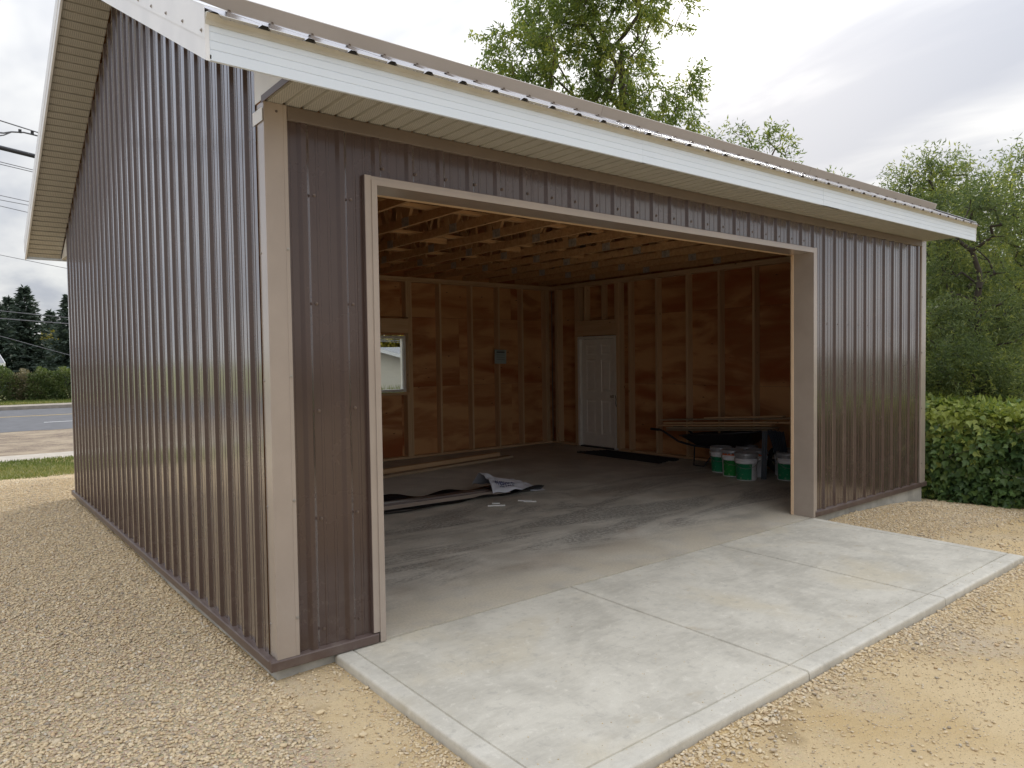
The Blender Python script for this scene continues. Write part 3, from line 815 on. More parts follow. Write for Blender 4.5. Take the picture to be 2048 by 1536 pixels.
# rake fascias: board, flashing leg and roof hem, one length per slope
def along_rake(name, mat, x0, x1, dz0, dz1, sy, ya=None, yb_=None, parent=GA, ey=0.0):
    """prism along one slope between heights dz0..dz1 over the soffit line"""
    ya = -OE - ey if ya is None else ya; yb_ = RY if yb_ is None else yb_
    v = []
    for y in (ya, yb_):
        z = HS + SL * (y + OE)
        yy = y if sy == 1 else D - y
        v += [(x0, yy, z + dz0), (x1, yy, z + dz0), (x1, yy, z + dz1), (x0, yy, z + dz1)]
    f = [(0, 1, 2, 3), (7, 6, 5, 4), (0, 4, 5, 1), (1, 5, 6, 2), (2, 6, 7, 3), (3, 7, 4, 0)]
    return pydata(name, v, f, mat, parent)
for s in (1, -1):
    for gx in (-1, 1):
        xo = -OS if gx == -1 else W + OS
        q = (lambda a, b: (min(xo + gx * a, xo + gx * b), max(xo + gx * a, xo + gx * b)))
        a, b = q(-0.018, 0.0); along_rake('rake_board', 'white_trim', a, b, -0.022, 0.190, s, ey=0.004)
        a, b = q(0.0005, 0.0035); fl = along_rake('rake_flashing', 'white_trim', a, b, 0.075, 0.222, s, ey=0.006)
        a, b = q(-0.10, 0.0035); along_rake('rake_cap', 'white_trim', a, b, 0.2225, 0.226, s, ey=0.006)
        a, b = q(-0.026, -0.0185); along_rake('soffit_channel', 'soffit', a, b, -0.012, 0.006, s)
        if gx == -1 and s == 1:
            for y in np.arange(-OE + 0.035, RY, 0.30):
                screw((-OS - 0.004, y, HS + SL * (y + OE) + 0.105), (-1, 0, 0), fl, 'screw_bright', 0.008)
# closure of the front eave box at the gable corners (white triangle with a brown foot)
for xx in (-0.003, W + 0.003):
    x0, x1 = sorted((xx, xx + (0.005 if xx < 0 else -0.005)))
    for sgn in (1, -1):
        Y = (lambda y: y) if sgn == 1 else (lambda y: D - y)
        tri = [(Y(-OE + 0.016), HS + 0.004), (Y(0.085), HS + 0.004), (Y(0.085), HS + 0.25), (Y(-OE + 0.016), HS + 0.010)]
        v = [(x, y, z) for x in (x0, x1) for y, z in tri]
        pydata('eave_return', v, [(0, 1, 2, 3), (7, 6, 5, 4), (0, 4, 5, 1), (1, 5, 6, 2), (2, 6, 7, 3), (3, 7, 4, 0)], 'white_trim', GA)
er = box('return_edge', (-0.0085, -OE + 0.014, HS - 0.016), (-0.0035, -0.028, HS + 0.020), 'brown_trim', GA)
cl_ = box('corner_clip', (-0.0035, -0.022, HS - 0.105), (-0.0008, 0.12, HS - 0.035), 'white_trim', GA)
screw((-0.004, 0.03, HS - 0.07), (-1, 0, 0), cl_, 'screw', 0.008); screw((-0.004, 0.085, HS - 0.072), (-1, 0, 0), cl_, 'screw', 0.008)

# front fascia in three lengths, with four shallow grooves
def fascia(a, b, y, sgn, dd=0.0):
    zs = [-0.014, 0.0]
    prof = [(0.0, -0.016), (0.004, -0.019)]
    prof = [(0.018, -0.018), (0.0, -0.018)]
    for zq in (0.032, 0.072, 0.112): prof += [(0.0, zq - 0.003), (0.0035, zq), (0.0, zq + 0.003)]
    prof += [(0.0, 0.150), (0.018, 0.150)]
    v = [(x, y + sgn * (d - dd) , HS + z) for x in (a, b) for d, z in prof]; n = len(prof)
    f = [(i, i + n, (i + 1) % n + n, (i + 1) % n) for i in range(n)] + [tuple(range(n)), tuple(range(2 * n - 1, n - 1, -1))]
    return pydata('fascia_board', v, f, 'fascia', GA)
fascia(-OS + 0.0195, 2.62, -OE, 1); fascia(2.58, 5.42, -OE, 1, 0.0012); fascia(5.38, W + OS - 0.0195, -OE, 1, 0.0024)
fascia(5.10, 5.38, -OE, 1, 0.0026)
fascia(-OS + 0.0195, W + OS - 0.0195, D + OE, -1)
box('eave_flashing', (-OS + 0.002, D + OE - 0.03, HS + 0.13), (W + OS - 0.002, D + OE - 0.02, HS + 0.205), 'drip', GA)
box('bird_block', (0.02, D - 0.04, HS + 0.012), (W - 0.02, D - 0.02, HS + 0.40), 'ply', GA)
# eave drip flashing: a sloped apron over the fascia head
for a, b, dd in ((-OS + 0.002, 2.9, 0), (2.86, 5.8, 0.001), (5.76, W + OS - 0.002, 0.002)):
    pr = [(-OE - 0.003 - dd, HS + 0.140), (-OE - 0.006 - dd, HS + 0.140), (-OE - 0.010 - dd, HS + 0.158), (-OE - 0.034 - dd, HS + 0.182), (-OE - 0.028 - dd, HS + 0.187), (-OE + 0.06, HS + 0.205), (-OE + 0.06, HS + 0.19)]
    n = len(pr); v = [(x, y, z) for x in (a, b) for y, z in pr]
    f = [(i, i + n, (i + 1) % n + n, (i + 1) % n) for i in range(n)] + [tuple(range(n)), tuple(range(2 * n - 1, n - 1, -1))]
    pydata('eave_flashing', v, f, 'drip', GA)

# ---- roof sheets
def roof_pt(sy, y_off):
    return None
RB = HS + 0.186                     # pan height over the soffit line at y = -OE
def roof_place(sy):
    def f(u, d, t):
        # t: distance along y from the eave edge
        y = -OE - 0.045 + t; z = RB + SL * (y + OE)
        y -= sinr * d; z += cosr * d
        return (u, y if sy == 1 else D - y, z)
    return f
edges = [-OS + 0.012] + [SH * q - OS + 0.03 for q in range(1, 12) if SH * q - OS + 0.03 < W + OS - 0.25] + [W + OS + 0.02]
for sy in (1, -1):
    pl = roof_place(sy)
    for i, (a, b) in enumerate(zip(edges, edges[1:])):
        ph = -OS + 0.03
        o = siding_sheet('roof_panel', lambda u, d, t: pl(u + ph, d, t), a - ph, b - ph + 0.03, lambda u: 0.0, lambda u: RY + OE + 0.045, 'roof', GA, lap=0.0008 * (i % 2))
# foam closures at the rib ends along the front eave
u = 0
for k in range(0, 40):
    xq = -OS + 0.03 + k * PER
    if -OS + 0.05 < xq < W + OS:
        pl = roof_place(1)
        q = [(-0.029, 0.001), (-0.0135, 0.0165), (0.0135, 0.0165), (0.029, 0.001)]
        v = [pl(xq + a, d, t) for t in (0.010, 0.05) for a, d in q]
        pydata('rib_closure', v, [(0, 1, 2, 3), (7, 6, 5, 4), (0, 4, 5, 1), (1, 5, 6, 2), (2, 6, 7, 3), (3, 7, 4, 0)], 'rubber', GA)
# ridge cap
for sy in (1, -1):
    v = []
    for x in (-OS - 0.01, W + OS + 0.02):
        for y, dzv in ((RY, 0.045), (RY - 0.16, 0.036), (RY - 0.165, 0.022)):
            v.append((x, y if sy == 1 else D - y, RB + SL * (y + OE) + dzv))
    pydata('ridge_cap', v, [(0, 3, 4, 1), (1, 4, 5, 2)], 'roof', GA)
# snow stop: a bent strip standing on the ribs above the eave, in lapped lengths
def snow_stop(a, b, dd):
    y0 = 0.03 - dd
    def pt(x, along, up):
        y = y0 + along * cosr - up * sinr; z = RB + SL * (y0 + OE) + along * sinr + up * cosr
        return (x, y, z)
    pr = [(-0.0, 0.026), (0.0, 0.108), (0.003, 0.108), (0.003, 0.0235), (-0.045, 0.0235), (-0.045, 0.0215), (0.0055, 0.0215)]
    pr = [(-0.030, 0.0205), (-0.030, 0.0225), (-0.002, 0.0225), (0.0, 0.0245), (0.004, 0.098), (0.012, 0.101), (0.012, 0.098), (0.0065, 0.096), (0.003, 0.0205)]
    v = [pt(x, p, q) for x in (a, b) for p, q in pr]; n = len(pr)
    f = [(i, i + n, (i + 1) % n + n, (i + 1) % n) for i in range(n)] + [tuple(range(n)), tuple(range(2 * n - 1, n - 1, -1))]
    o = pydata('snow_stop', v, f, 'taupe_roof', GA)
    for k in range(40):
        xq = -OS + 0.03 + k * PER
        if a < xq < b: screw(pt(xq, -0.016, 0.0225), (0, -sinr, cosr), o, 'screw', 0.009)
    return o
M['taupe_roof'] = plain('taupe_roof_trim', (0.42, 0.375, 0.34), 0.4, var=0.05, scale=2)
snow_stop(-OS + 0.02, 2.66, 0.0); snow_stop(2.63, 5.69, 0.0022); snow_stop(5.66, W + OS - 0.06, 0.0044)

# ---- framing: plywood, plates, studs, trusses
ply_cache = {}
def ply_sheet(axis, at, u0, u1, z0, z1):
    """sheathing panel on the wall; axis x: plane x=at ; axis y: plane y=at ; 12 mm thick"""
    g2 = 0.0015
    L, Hh = u1 - u0 - 2 * g2, z1 - z0 - 2 * g2
    key = (round(L, 3), round(Hh, 3))
    if key not in ply_cache:
        mb = MB().box((-L / 2, -0.006, -Hh / 2), (L / 2, 0.006, Hh / 2))
        me = bpy.data.meshes.new('plywood_sheet'); me.from_pydata(mb.v, [], mb.f); me.materials.append(M['ply']); ply_cache[key] = me
    o = bpy.data.objects.new('plywood_sheet', ply_cache[key]); link(o, GA)
    o.location = ((u0 + u1) / 2, at, (z0 + z1) / 2) if axis == 'y' else (at, (u0 + u1) / 2, (z0 + z1) / 2)
    if axis == 'x': o.rotation_euler = (0, 0, math.pi / 2)
    return o
PL = 0.012                      # plywood centre behind the siding
def ply_wall(axis, at, u0, u1, z0, z1, first=1.22, holes=()):
    """courses of sheets laid flat with staggered joints; holes = (ua, ub, za, zb)"""
    z = z0; row = 0
    while z < z1 - 0.02:
        zt = min(z + 1.22, z1); u = u0; off = 1.22 if row % 2 else 2.44
        while u < u1 - 0.02:
            ut = min(u + off, u1); off = 2.44
            pieces = [(u, ut, z, zt)]
            for ha, hb_, hza, hzb in holes:
                nxt = []
                for a, b, c, d in pieces:
                    if b <= ha or a >= hb_ or d <= hza or c >= hzb: nxt.append((a, b, c, d)); continue
                    if a < ha: nxt.append((a, ha, c, d))
                    if b > hb_: nxt.append((hb_, b, c, d))
                    m0, m1 = max(a, ha), min(b, hb_)
                    if c < hza: nxt.append((m0, m1, c, hza))
                    if d > hzb: nxt.append((m0, m1, hzb, d))
                pieces = nxt
            for p in pieces:
                if p[1] - p[0] > 0.02 and p[3] - p[2] > 0.02: ply_sheet(axis, at, *p)
            u = ut
        z = zt; row += 1
DYA, DYB, DZ = 5.150, 6.150, 2.105         # man door rough opening on the right wall
ply_wall('y', D - PL, 0.03, W - 0.03, 0.004, 3.10, holes=((WXA, WXB, WZA, WZB),))
ply_wall('x', W - PL, 0.03, D - 0.03, 0.004, 3.10, holes=((DYA, DYB, 0, DZ),))
ply_wall('x', PL, 0.03, D - 0.03, 0.004, 3.10)
ply_wall('y', PL, 0.03, X0 - 0.05, 0.004, 3.06); ply_wall('y', PL, X1 + 0.05, W - 0.03, 0.004, 3.06)
ply_wall('y', PL, X0 - 0.05, X1 + 0.05, HO + 0.04, 3.06)
# gable ends above the plates
for xg in (PL, W - PL):
    v = []
    for xx in (xg - 0.006, xg + 0.006):
        v += [(xx, 0.03, 3.105), (xx, D - 0.03, 3.105), (xx, D - 0.03, rake_z(D - 0.03) - 0.02), (xx, RY, rake_z(RY) - 0.02), (xx, 0.03, rake_z(0.03) - 0.02)]
    pydata('gable_sheathing', v, [(0, 1, 2, 3, 4), (9, 8, 7, 6, 5), (0, 5, 6, 1), (1, 6, 7, 2), (2, 7, 8, 3), (3, 8, 9, 4), (4, 9, 5, 0)], 'ply', GA)
FI = 0.0185                     # framing starts inside the plywood
SW = 0.140                      # stud depth
def wy(d): return D - FI - d
HP = 3.115
for z in (0.0205, 3.0575, 3.0965):      # bottom plate and double top plate
    h = 0.0375
    zz0 = z
    lumber('wall_plate', (FI, D - FI - SW / 2, zz0), (W - FI, D - FI - SW / 2, zz0), SW, h, 'stud', GA)
    lumber('wall_plate', (W - FI - SW / 2, FI + SW, zz0), (W - FI - SW / 2, (D - FI - SW) if z > 1 else DYA - 0.04, zz0), SW, h, 'stud', GA)
    if z < 1: lumber('wall_plate', (W - FI - SW / 2, DYB + 0.04, zz0), (W - FI - SW / 2, D - FI - SW, zz0), SW, h, 'stud', GA)
    lumber('wall_plate', (FI + SW / 2, FI + SW, zz0), (FI + SW / 2, D - FI - SW, zz0), SW, h, 'stud', GA)
    if z > 1: lumber('wall_plate', (FI, FI + SW / 2 , zz0), (W - FI, FI + SW / 2, zz0), SW, h, 'stud', GA)
ST0, ST1 = 0.0395, 3.0385
jit = random.Random(3)
def stud_back(x, z0=ST0, z1=ST1): lumber('wall_stud', (x, D - FI - SW / 2, z0), (x + jit.uniform(-.004, .004), D - FI - SW / 2, z1), 0.038, SW, 'stud', GA, up=(0, 1, 0))
def stud_right(y, z0=ST0, z1=ST1): lumber('wall_stud', (W - FI - SW / 2, y, z0), (W - FI - SW / 2, y + jit.uniform(-.004, .004), z1), SW, 0.038, 'stud', GA, up=(0, 1, 0))
for x in (0.20, 0.62, 1.23, 1.84, 2.45, 3.06, WXA - 0.06, WXA - 0.02, WXB + 0.02, WXB + 0.06, 5.64, 6.33, 6.95, 7.53, 8.14, 8.20): stud_back(x)
for x in (WXA + 0.02, 4.38, WXB - 0.02): stud_back(x, ST0, WZA - 0.04); stud_back(x, 2.43, ST1)
lumber('window_header', (WXA - 0.0, D - FI - SW + 0.03, 2.285), (WXB, D - FI - SW + 0.03, 2.285), 0.06, 0.24, 'stud', GA)
lumber('window_sill_plate', (WXA, D - FI - SW / 2, WZA - 0.02), (WXB, D - FI - SW / 2, WZA - 0.02), SW, 0.036, 'stud', GA)
for y in (0.22, 0.5, 1.12, 1.73, 2.34, 2.96, 3.58, 4.22, 4.84, DYA - 0.02, DYA - 0.06, DYB + 0.02, DYB + 0.06, 6.72, 6.78): stud_right(y)
for y in (DYA + 0.02, 5.50, 5.95, DYB - 0.02): stud_right(y, 2.395, ST1)
lumber('door_header', (W - FI - SW + 0.03, DYA, 2.25), (W - FI - SW + 0.03, DYB, 2.25), 0.06, 0.28, 'stud', GA)
for y in (0.8, 1.4, 2.0, 2.6, 3.2, 3.8, 4.4, 5.0, 5.6, 6.2, 6.6): lumber('wall_stud', (FI + SW / 2, y, ST0), (FI + SW / 2, y, ST1), SW, 0.038, 'stud', GA, up=(0, 1, 0))
for x in (0.3, 0.58, X1 + 0.06, X1 + 0.5, X1 + 1.1, X1 + 1.7, X1 + 2.3): lumber('wall_stud', (x, FI + SW / 2, ST0), (x, FI + SW / 2, ST1), 0.038, SW, 'stud', GA, up=(0, 1, 0))

# trusses spanning front to back
CH = 0.089
web_me = {}
truss_proto = None
def make_truss(x):
    mb = MB(); t = 0.038
    zb0 = HP + 0.002
    mb.bar((0, 0.05, zb0 + CH / 2), (0, D - 0.05, zb0 + CH / 2), t, CH)
    off = 0.02
    def top_z(y): return HS + 0.05 + SL * (min(y, D - y) + OE) + 0.0
    for sy in (1, -1):
        Y = (lambda y: y) if sy == 1 else (lambda y: D - y)
        mb.bar((0, Y(-OE + 0.05), top_z(-OE + 0.05) + 0.03), (0, Y(RY - 0.001), top_z(RY) + 0.03), t, CH)
    root = mb.obj('roof_truss', 'truss', GA, loc=(x, 0, 0))
    bz = zb0 + CH - 0.03
    nodes_b = [D * 0.22, D * 0.40, D * 0.60, D * 0.78]
    tops = [D * 0.14, D * 0.31, RY, D * 0.69, D * 0.86]
    segs = [(tops[0], nodes_b[0]), (tops[1], nodes_b[0]), (tops[1], nodes_b[1]), (tops[2], nodes_b[1]), (tops[2], nodes_b[2]), (tops[3], nodes_b[2]), (tops[3], nodes_b[3]), (tops[4], nodes_b[3])]
    segs += [(D * 0.22, nodes_b[0] + 0.12), (D * 0.40, nodes_b[1] + 0.14), (D * 0.60, nodes_b[2] - 0.14), (D * 0.78, nodes_b[3] - 0.12), (D * 0.07, D * 0.10), (D * 0.93, D * 0.90)]
    for ty, by in segs:
        lumber('web', (0.0, ty, top_z(ty) - 0.02), (0.0, by, bz), 0.036, 0.089, 'truss', root, up=(0, 1, 0.001))
    for by in nodes_b:
        for sd in (-1, 1):
            if 'p' not in web_me:
                pm = MB().box((-0.001, -0.07, -0.048), (0.001, 0.07, 0.048)); me = bpy.data.meshes.new('connector_plate'); me.from_pydata(pm.v, [], pm.f); me.materials.append(M['plate']); web_me['p'] = me
            o = bpy.data.objects.new('connector_plate', web_me['p']); link(o, root); o.location = (sd * (t / 2 + 0.0012), by, zb0 + CH * 0.52)
    return root
tx = 0.13
truss_x = []
while tx < W - 0.1:
    truss_x.append(tx); tx += 0.61
for q in truss_x: make_truss(q)
# lateral braces on top of the bottom chords and pale blocking between trusses
for y in (D * 0.13, D * 0.33, D * 0.52, D * 0.70, D * 0.86):
    lumber('lateral_brace', (0.1, y, HP + CH + 0.023), (W - 0.1, y, HP + CH + 0.023), 0.089, 0.036, 'truss', GA)
for i, (a, b) in enumerate(zip(truss_x, truss_x[1:])):
    for y, zz in ((1.05, HP + 0.075), (3.85, HP + 0.10)):
        if (i + int(y)) % 2 == 0 or y < 2:
            lumber('blocking', (a + 0.0225, y + 0.02 * (i % 2), zz), (b - 0.0225, y + 0.02 * (i % 2), zz), 0.038, 0.089, 'fresh_wood' if y < 2 else 'truss', GA)
# roof deck under the steel, both slopes
for sy in (1, -1):
    v = []
    for x in (0.0, W):
        for y, dd in ((-OE + 0.03, 0.0), (RY, 0.0), (RY, -0.012), (-OE + 0.03, -0.012)):
            v.append((x, y if sy == 1 else D - y, RB - 0.004 + SL * (y + OE) + dd))
    pydata('roof_deck', v, [(0, 1, 2, 3), (7, 6, 5, 4), (0, 4, 5, 1), (1, 5, 6, 2), (2, 6, 7, 3), (3, 7, 4, 0)], 'ply', GA)

# ---- window in the back wall
def glass_mat():
    m = bpy.data.materials.new('window_glass'); m.use_nodes = True; t = m.node_tree; t.nodes.clear(); gg = G(t)
    tr = gg.n('ShaderNodeBsdfTransparent', in_0=(0.93, 0.95, 0.94)); gl_ = gg.n('ShaderNodeBsdfGlossy', in_0=(0.9, 0.9, 0.9)); gl_.inputs['Roughness'].default_value = 0.02
    fr = gg.n('ShaderNodeFresnel'); fr.inputs[0].default_value = 1.45
    mx = gg.n('ShaderNodeMixShader', in_0=fr.outputs[0]); t.links.new(tr.outputs[0], mx.inputs[1]); t.links.new(gl_.outputs[0], mx.inputs[2])
    o = gg.n('ShaderNodeOutputMaterial'); t.links.new(mx.outputs[0], o.inputs[0]); return m
M['glass'] = glass_mat()
fw = MB(); a, b, c, d = WXA + 0.012, WXB - 0.012, WZA + 0.012, WZB - 0.012; th = 0.045; ya, yb2 = D - 0.075, D + 0.03
fw.box((a, ya, c), (a + th, yb2, d)).box((b - th, ya, c), (b, yb2, d)).box((a + th, ya, c), (b - th, yb2, c + th)).box((a + th, ya, d - th), (b - th, yb2, d))
fw.box(((a + b) / 2 - 0.02, ya + 0.02, c + th), ((a + b) / 2 + 0.02, yb2 - 0.02, d - th))
wnd = fw.obj('window', 'vinyl', GA)
for p, q in ((a + th, (a + b) / 2 - 0.02), ((a + b) / 2 + 0.02, b - th)):
    o = MB().box((p, D - 0.03, c + th), (q, D - 0.026, d - th)).obj('pane', 'glass', wnd)

# ---- six panel man door with white frame on the right wall
dx = W - FI - SW + 0.055
dm = MB()
fa, fb = DYA + 0.006, DYB - 0.006
dm.box((dx - 0.060, fa, 0.012), (dx + 0.055, fa + 0.052, DZ - 0.012)).box((dx - 0.060, fb - 0.052, 0.012), (dx + 0.055, fb, DZ - 0.012)).box((dx - 0.060, fa + 0.052, DZ - 0.06), (dx + 0.055, fb - 0.052, DZ - 0.012))
df = dm.obj('door_frame', 'door_white', GA)
door_lo, door_hi = fa + 0.056, fb - 0.056
# slab with six recessed fields
def door_slab():
    ys = [door_lo, door_lo + 0.125, door_lo + 0.125 + 0.245, door_hi - 0.125 - 0.245, door_hi - 0.125, door_hi]
    zs = [0.03, 0.26, 0.90, 1.06, 1.66, 1.75, 1.94, DZ - 0.066]
    v = []; f = []; mb = MB()
    def quad(y0, y1, z0, z1, x=0.0): mb.add([(dx + x, y0, z0), (dx + x, y1, z0), (dx + x, y1, z1), (dx + x, y0, z1)], [(0, 3, 2, 1)])
    for i in range(5):
        for j in range(7):
            y0, y1, z0, z1 = ys[i], ys[i + 1], zs[j], zs[j + 1]
            if i in (1, 3) and j in (1, 3, 5):
                steps = [(0.0, 0.0), (0.012, 0.010), (0.024, 0.010), (0.050, 0.002)]
                for (e0, d0), (e1, d1) in zip(steps, steps[1:]):
                    A = [(dx + d0, y0 + e0, z0 + e0), (dx + d0, y1 - e0, z0 + e0), (dx + d0, y1 - e0, z1 - e0), (dx + d0, y0 + e0, z1 - e0)]
                    B = [(dx + d1, y0 + e1, z0 + e1), (dx + d1, y1 - e1, z0 + e1), (dx + d1, y1 - e1, z1 - e1), (dx + d1, y0 + e1, z1 - e1)]
                    mb.add(A + B, [(0, 4, 5, 1), (1, 5, 6, 2), (2, 6, 7, 3), (3, 7, 4, 0)])
                quad(y0 + 0.05, y1 - 0.05, z0 + 0.05, z1 - 0.05, 0.002)
            else: quad(y0, y1, z0, z1)
    mb.box((dx + 0.0145, door_lo, 0.03), (dx + 0.042, door_hi, DZ - 0.066))
    return mb.obj('man_door', 'door_white', GA)
md = door_slab()
box('threshold', (dx - 0.055, fa + 0.053, 0.001), (dx + 0.06, fb - 0.053, 0.022), 'black_metal', GA)
MB().lathe([(0.028, 0), (0.028, 0.006), (0.012, 0.01), (0.012, 0.035), (0.024, 0.045), (0.026, 0.058), (0.012, 0.068)], 14).obj('knob', 'plate', md, smooth=True)
kb = [o for o in md.children][0]; kb.rotation_euler = (0, -math.pi / 2, 0); kb.location = (dx - 0.001, door_lo + 0.07, 0.98)
MB().tube([(dx - 0.064, fa + 0.01, 1.0), (dx - 0.072, fa - 0.01, 0.93), (dx - 0.066, fa + 0.004, 0.86), (dx - 0.07, fa - 0.012, 0.80)], 0.007, 6).obj('strike_wire', 'black_metal', df)

# ------------------------------------------------------------------ things inside the garage
def pail_mat(name, label_cols, band):
    """printed pail: label colours run round the side (object angle), band colour under the rim"""
    m, gg, b = material(name)
    v = opos(gg, False); s = gg.n('ShaderNodeSeparateXYZ', in_0=v)
    ang = gg.m('DIVIDE', gg.m('ADD', gg.m('ARCTAN2', s.outputs[1], s.outputs[0]), math.pi), 2 * math.pi)
    z = s.outputs[2]
    c = (0.76, 0.76, 0.78)
    green = gg.m('MULTIPLY', gg.m('MULTIPLY', gg.ss(z, 0.012, 0.016), gg.ss(z, 0.232, 0.228)), gg.m('MULTIPLY', gg.ss(ang, label_cols[0] - 0.002, label_cols[0] + 0.002), gg.ss(ang, label_cols[1] + 0.002, label_cols[1] - 0.002)))
    c = gg.mix(green, c, label_cols[2])
    # fine print lines on the white part and a pale emblem on the green
    tx = gg.m('MULTIPLY', gg.ss(gg.m('FRACT', gg.m('MULTIPLY', z, 62)), 0.5, 0.6), gg.ss(gg.noise(stretch(gg, v, (60, 60, 62)), 1.0, 2), 0.5, 0.6))
    whitepart = gg.m('MULTIPLY', gg.m('MULTIPLY', gg.ss(ang, label_cols[1] + 0.015, label_cols[1] + 0.02), gg.ss(ang, label_cols[1] + 0.14, label_cols[1] + 0.135)), gg.m('MULTIPLY', gg.ss(z, 0.04, 0.045), gg.ss(z, 0.21, 0.205)))
    c = gg.mix(gg.m('MULTIPLY', gg.m('MULTIPLY', tx, whitepart), 0.45), c, (0.3, 0.3, 0.32))
    em = gg.m('MULTIPLY', green, gg.ss(gg.noise(gg.vm('ADD', v, (1.3, 0.4, 2.0)), 26, 2, 0.4), 0.60, 0.66))
    c = gg.mix(gg.m('MULTIPLY', em, 0.35), c, (0.45, 0.5, 0.38))
    gg.set(b.inputs['Base Color'], c); b.inputs['Roughness'].default_value = 0.4
    return m
M['pail_a'] = pail_mat('green_label_pail', (0.02, 0.34, (0.020, 0.27, 0.12)), None)
M['pail_b'] = pail_mat('bright_green_label_pail', (0.05, 0.30, (0.022, 0.27, 0.055)), None)
M['pail_c'] = pail_mat('white_label_pail', (0.60, 0.85, (0.020, 0.27, 0.12)), None)
M['grey_lid'] = plain('grey_steel_lid', (0.34, 0.345, 0.36), 0.4, 0.3)
M['orange_band'] = plain('orange_rim', (0.62, 0.13, 0.03), 0.45)
M['wire_steel'] = plain('wire_handle', (0.35, 0.35, 0.36), 0.35, 0.8)
def pail(loc, rz, mat, rim, label, open_lid=False):
    t = empty('paint_pail', loc, label, 'pail', 'paint pails along the right wall'); t.rotation_euler = (0, 0, rz)
    r0, r1 = 0.132, 0.145
    MB().lathe([(r0 - 0.008, 0.0), (r0, 0.004), (r0 + 0.002, 0.012), (r1 - 0.003, 0.235), (r1 + 0.004, 0.238), (r1 + 0.004, 0.247), (r1 - 0.002, 0.250), (r1 - 0.001, 0.268), (r1 + 0.005, 0.271), (r1 + 0.005, 0.280), (r1 - 0.001, 0.283), (r1, 0.300)], 32).obj('body', mat, t, smooth=True)
    MB().lathe([(r1 + 0.001, 0.300), (r1 + 0.002, 0.335), (r1 + 0.006, 0.340)], 32, cap=False).obj('rim_band', rim, t, smooth=True)
    lid = MB().lathe([(r1 + 0.010, 0.330), (r1 + 0.012, 0.345), (r1 + 0.008, 0.372), (r1 + 0.001, 0.376), (r1 - 0.008, 0.372), (r1 - 0.012, 0.360), (0.02, 0.360)], 32).obj('lid', 'grey_lid', t, smooth=True)
    v = MB()
    for k in range(20):
        a0 = 2 * math.pi * k / 20; ca, sa = math.cos(a0), math.sin(a0); ww = 0.016
        v.bar((ca * (r1 + 0.0105), sa * (r1 + 0.0105), 0.318), (ca * (r1 + 0.0115), sa * (r1 + 0.0115), 0.342), 0.022, 0.004, up=(ca, sa, 0))
    v.obj('lid_lug', 'grey_lid', lid)
    h = []
    for k in range(13):
        a0 = math.pi * k / 12
        h.append(((r1 + 0.012) * math.cos(a0), -0.02 - 0.150 * math.sin(a0) * 0.9, 0.285 - 0.115 * math.sin(a0)))
    h = [(x, y if abs(math.hypot(x, y)) > r1 + 0.006 else -math.sqrt(max(0, (r1 + 0.009) ** 2 - min(x * x, (r1 + 0.009) ** 2))), z) for x, y, z in h]
    MB().tube(h, 0.0028, 6).obj('bail_handle', 'wire_steel', t, smooth=True)
    for s in (-1, 1): MB().box((s * (r1 + 0.006) - 0.008, -0.032, 0.268), (s * (r1 + 0.006) + 0.008, -0.006, 0.300)).obj('handle_ear', 'plate', t)
    return t
vd = lambda x, y: math.atan2(CAM.y - y, CAM.x - x)
def pail_at(x, y, turn, *a): return pail((x, y, 0.001), vd(x, y) + turn, *a)
# object angle 0.5 (fraction) faces local -x ... +x ; local +x turned towards the camera means fraction 0.5
pail_at(7.555, 2.42, math.radians(75), 'pail_a', 'grey_lid', 'green and white paint pail at the left end of the group under the lumber')
pail_at(7.375, 2.10, math.radians(100), 'pail_b', 'orange_band', 'paint pail with orange rim and bright green label behind the front pail')
pail_at(7.225, 1.78, math.radians(88), 'pail_a', 'grey_lid', 'frontmost green and white paint pail with wire handle hanging over its label')
pail_at(7.575, 1.845, math.radians(40), 'pail_c', 'orange_band', 'white paint pail with orange rim beside the leaning blue trim strips')
pail_at(7.62, 1.40, math.radians(108), 'pail_a', 'grey_lid', 'green paint pail right of the leaning blue trim strips, nearest the door jamb')
pail_at(7.86, 2.19, math.radians(20), 'pail_c', 'grey_lid', 'paint pail in the back row showing only its grey lid')
pail_at(7.93, 1.62, math.radians(20), 'pail_c', 'grey_lid', 'paint pail standing in the back row behind the green pail by the jamb')

# wheelbarrow under the lumber, handles towards the back of the garage
wb = empty('wheelbarrow', (7.98, 2.6, 0), 'black wheelbarrow with wooden handles carrying a load of lumber', 'wheelbarrow')
def wbl(x, y, z): return (x, y, z)       # local: x across, y along (handles at +y)
def part(mb, name, mat, parent, smooth=False): return mb.obj(name, mat, parent, smooth)
def tray():
    lo = [(-0.17, 0.42), (0.17, 0.42), (0.17, -0.30), (-0.17, -0.30)]; hi = [(-0.31, 0.66), (0.31, 0.66), (0.33, -0.62), (-0.33, -0.62)]
    zl = [0.31, 0.31, 0.33, 0.33]; zh = [0.46, 0.46, 0.60, 0.60]
    v = [(a, b, z) for (a, b), z in zip(lo, zl)] + [(a, b, z) for (a, b), z in zip(hi, zh)]
    v += [(a * 0.97, b * 0.97, z + 0.004) for a, b, z in v]
    f = [(0, 1, 2, 3), (0, 4, 5, 1), (1, 5, 6, 2), (2, 6, 7, 3), (3, 7, 4, 0), (11, 10, 9, 8), (9, 13, 12, 8), (10, 14, 13, 9), (11, 15, 14, 10), (8, 12, 15, 11), (4, 12, 13, 5), (5, 13, 14, 6), (6, 14, 15, 7), (7, 15, 12, 4)]
    return pydata('tray', v, f, 'dark_plastic', wb)
tr_ = tray()
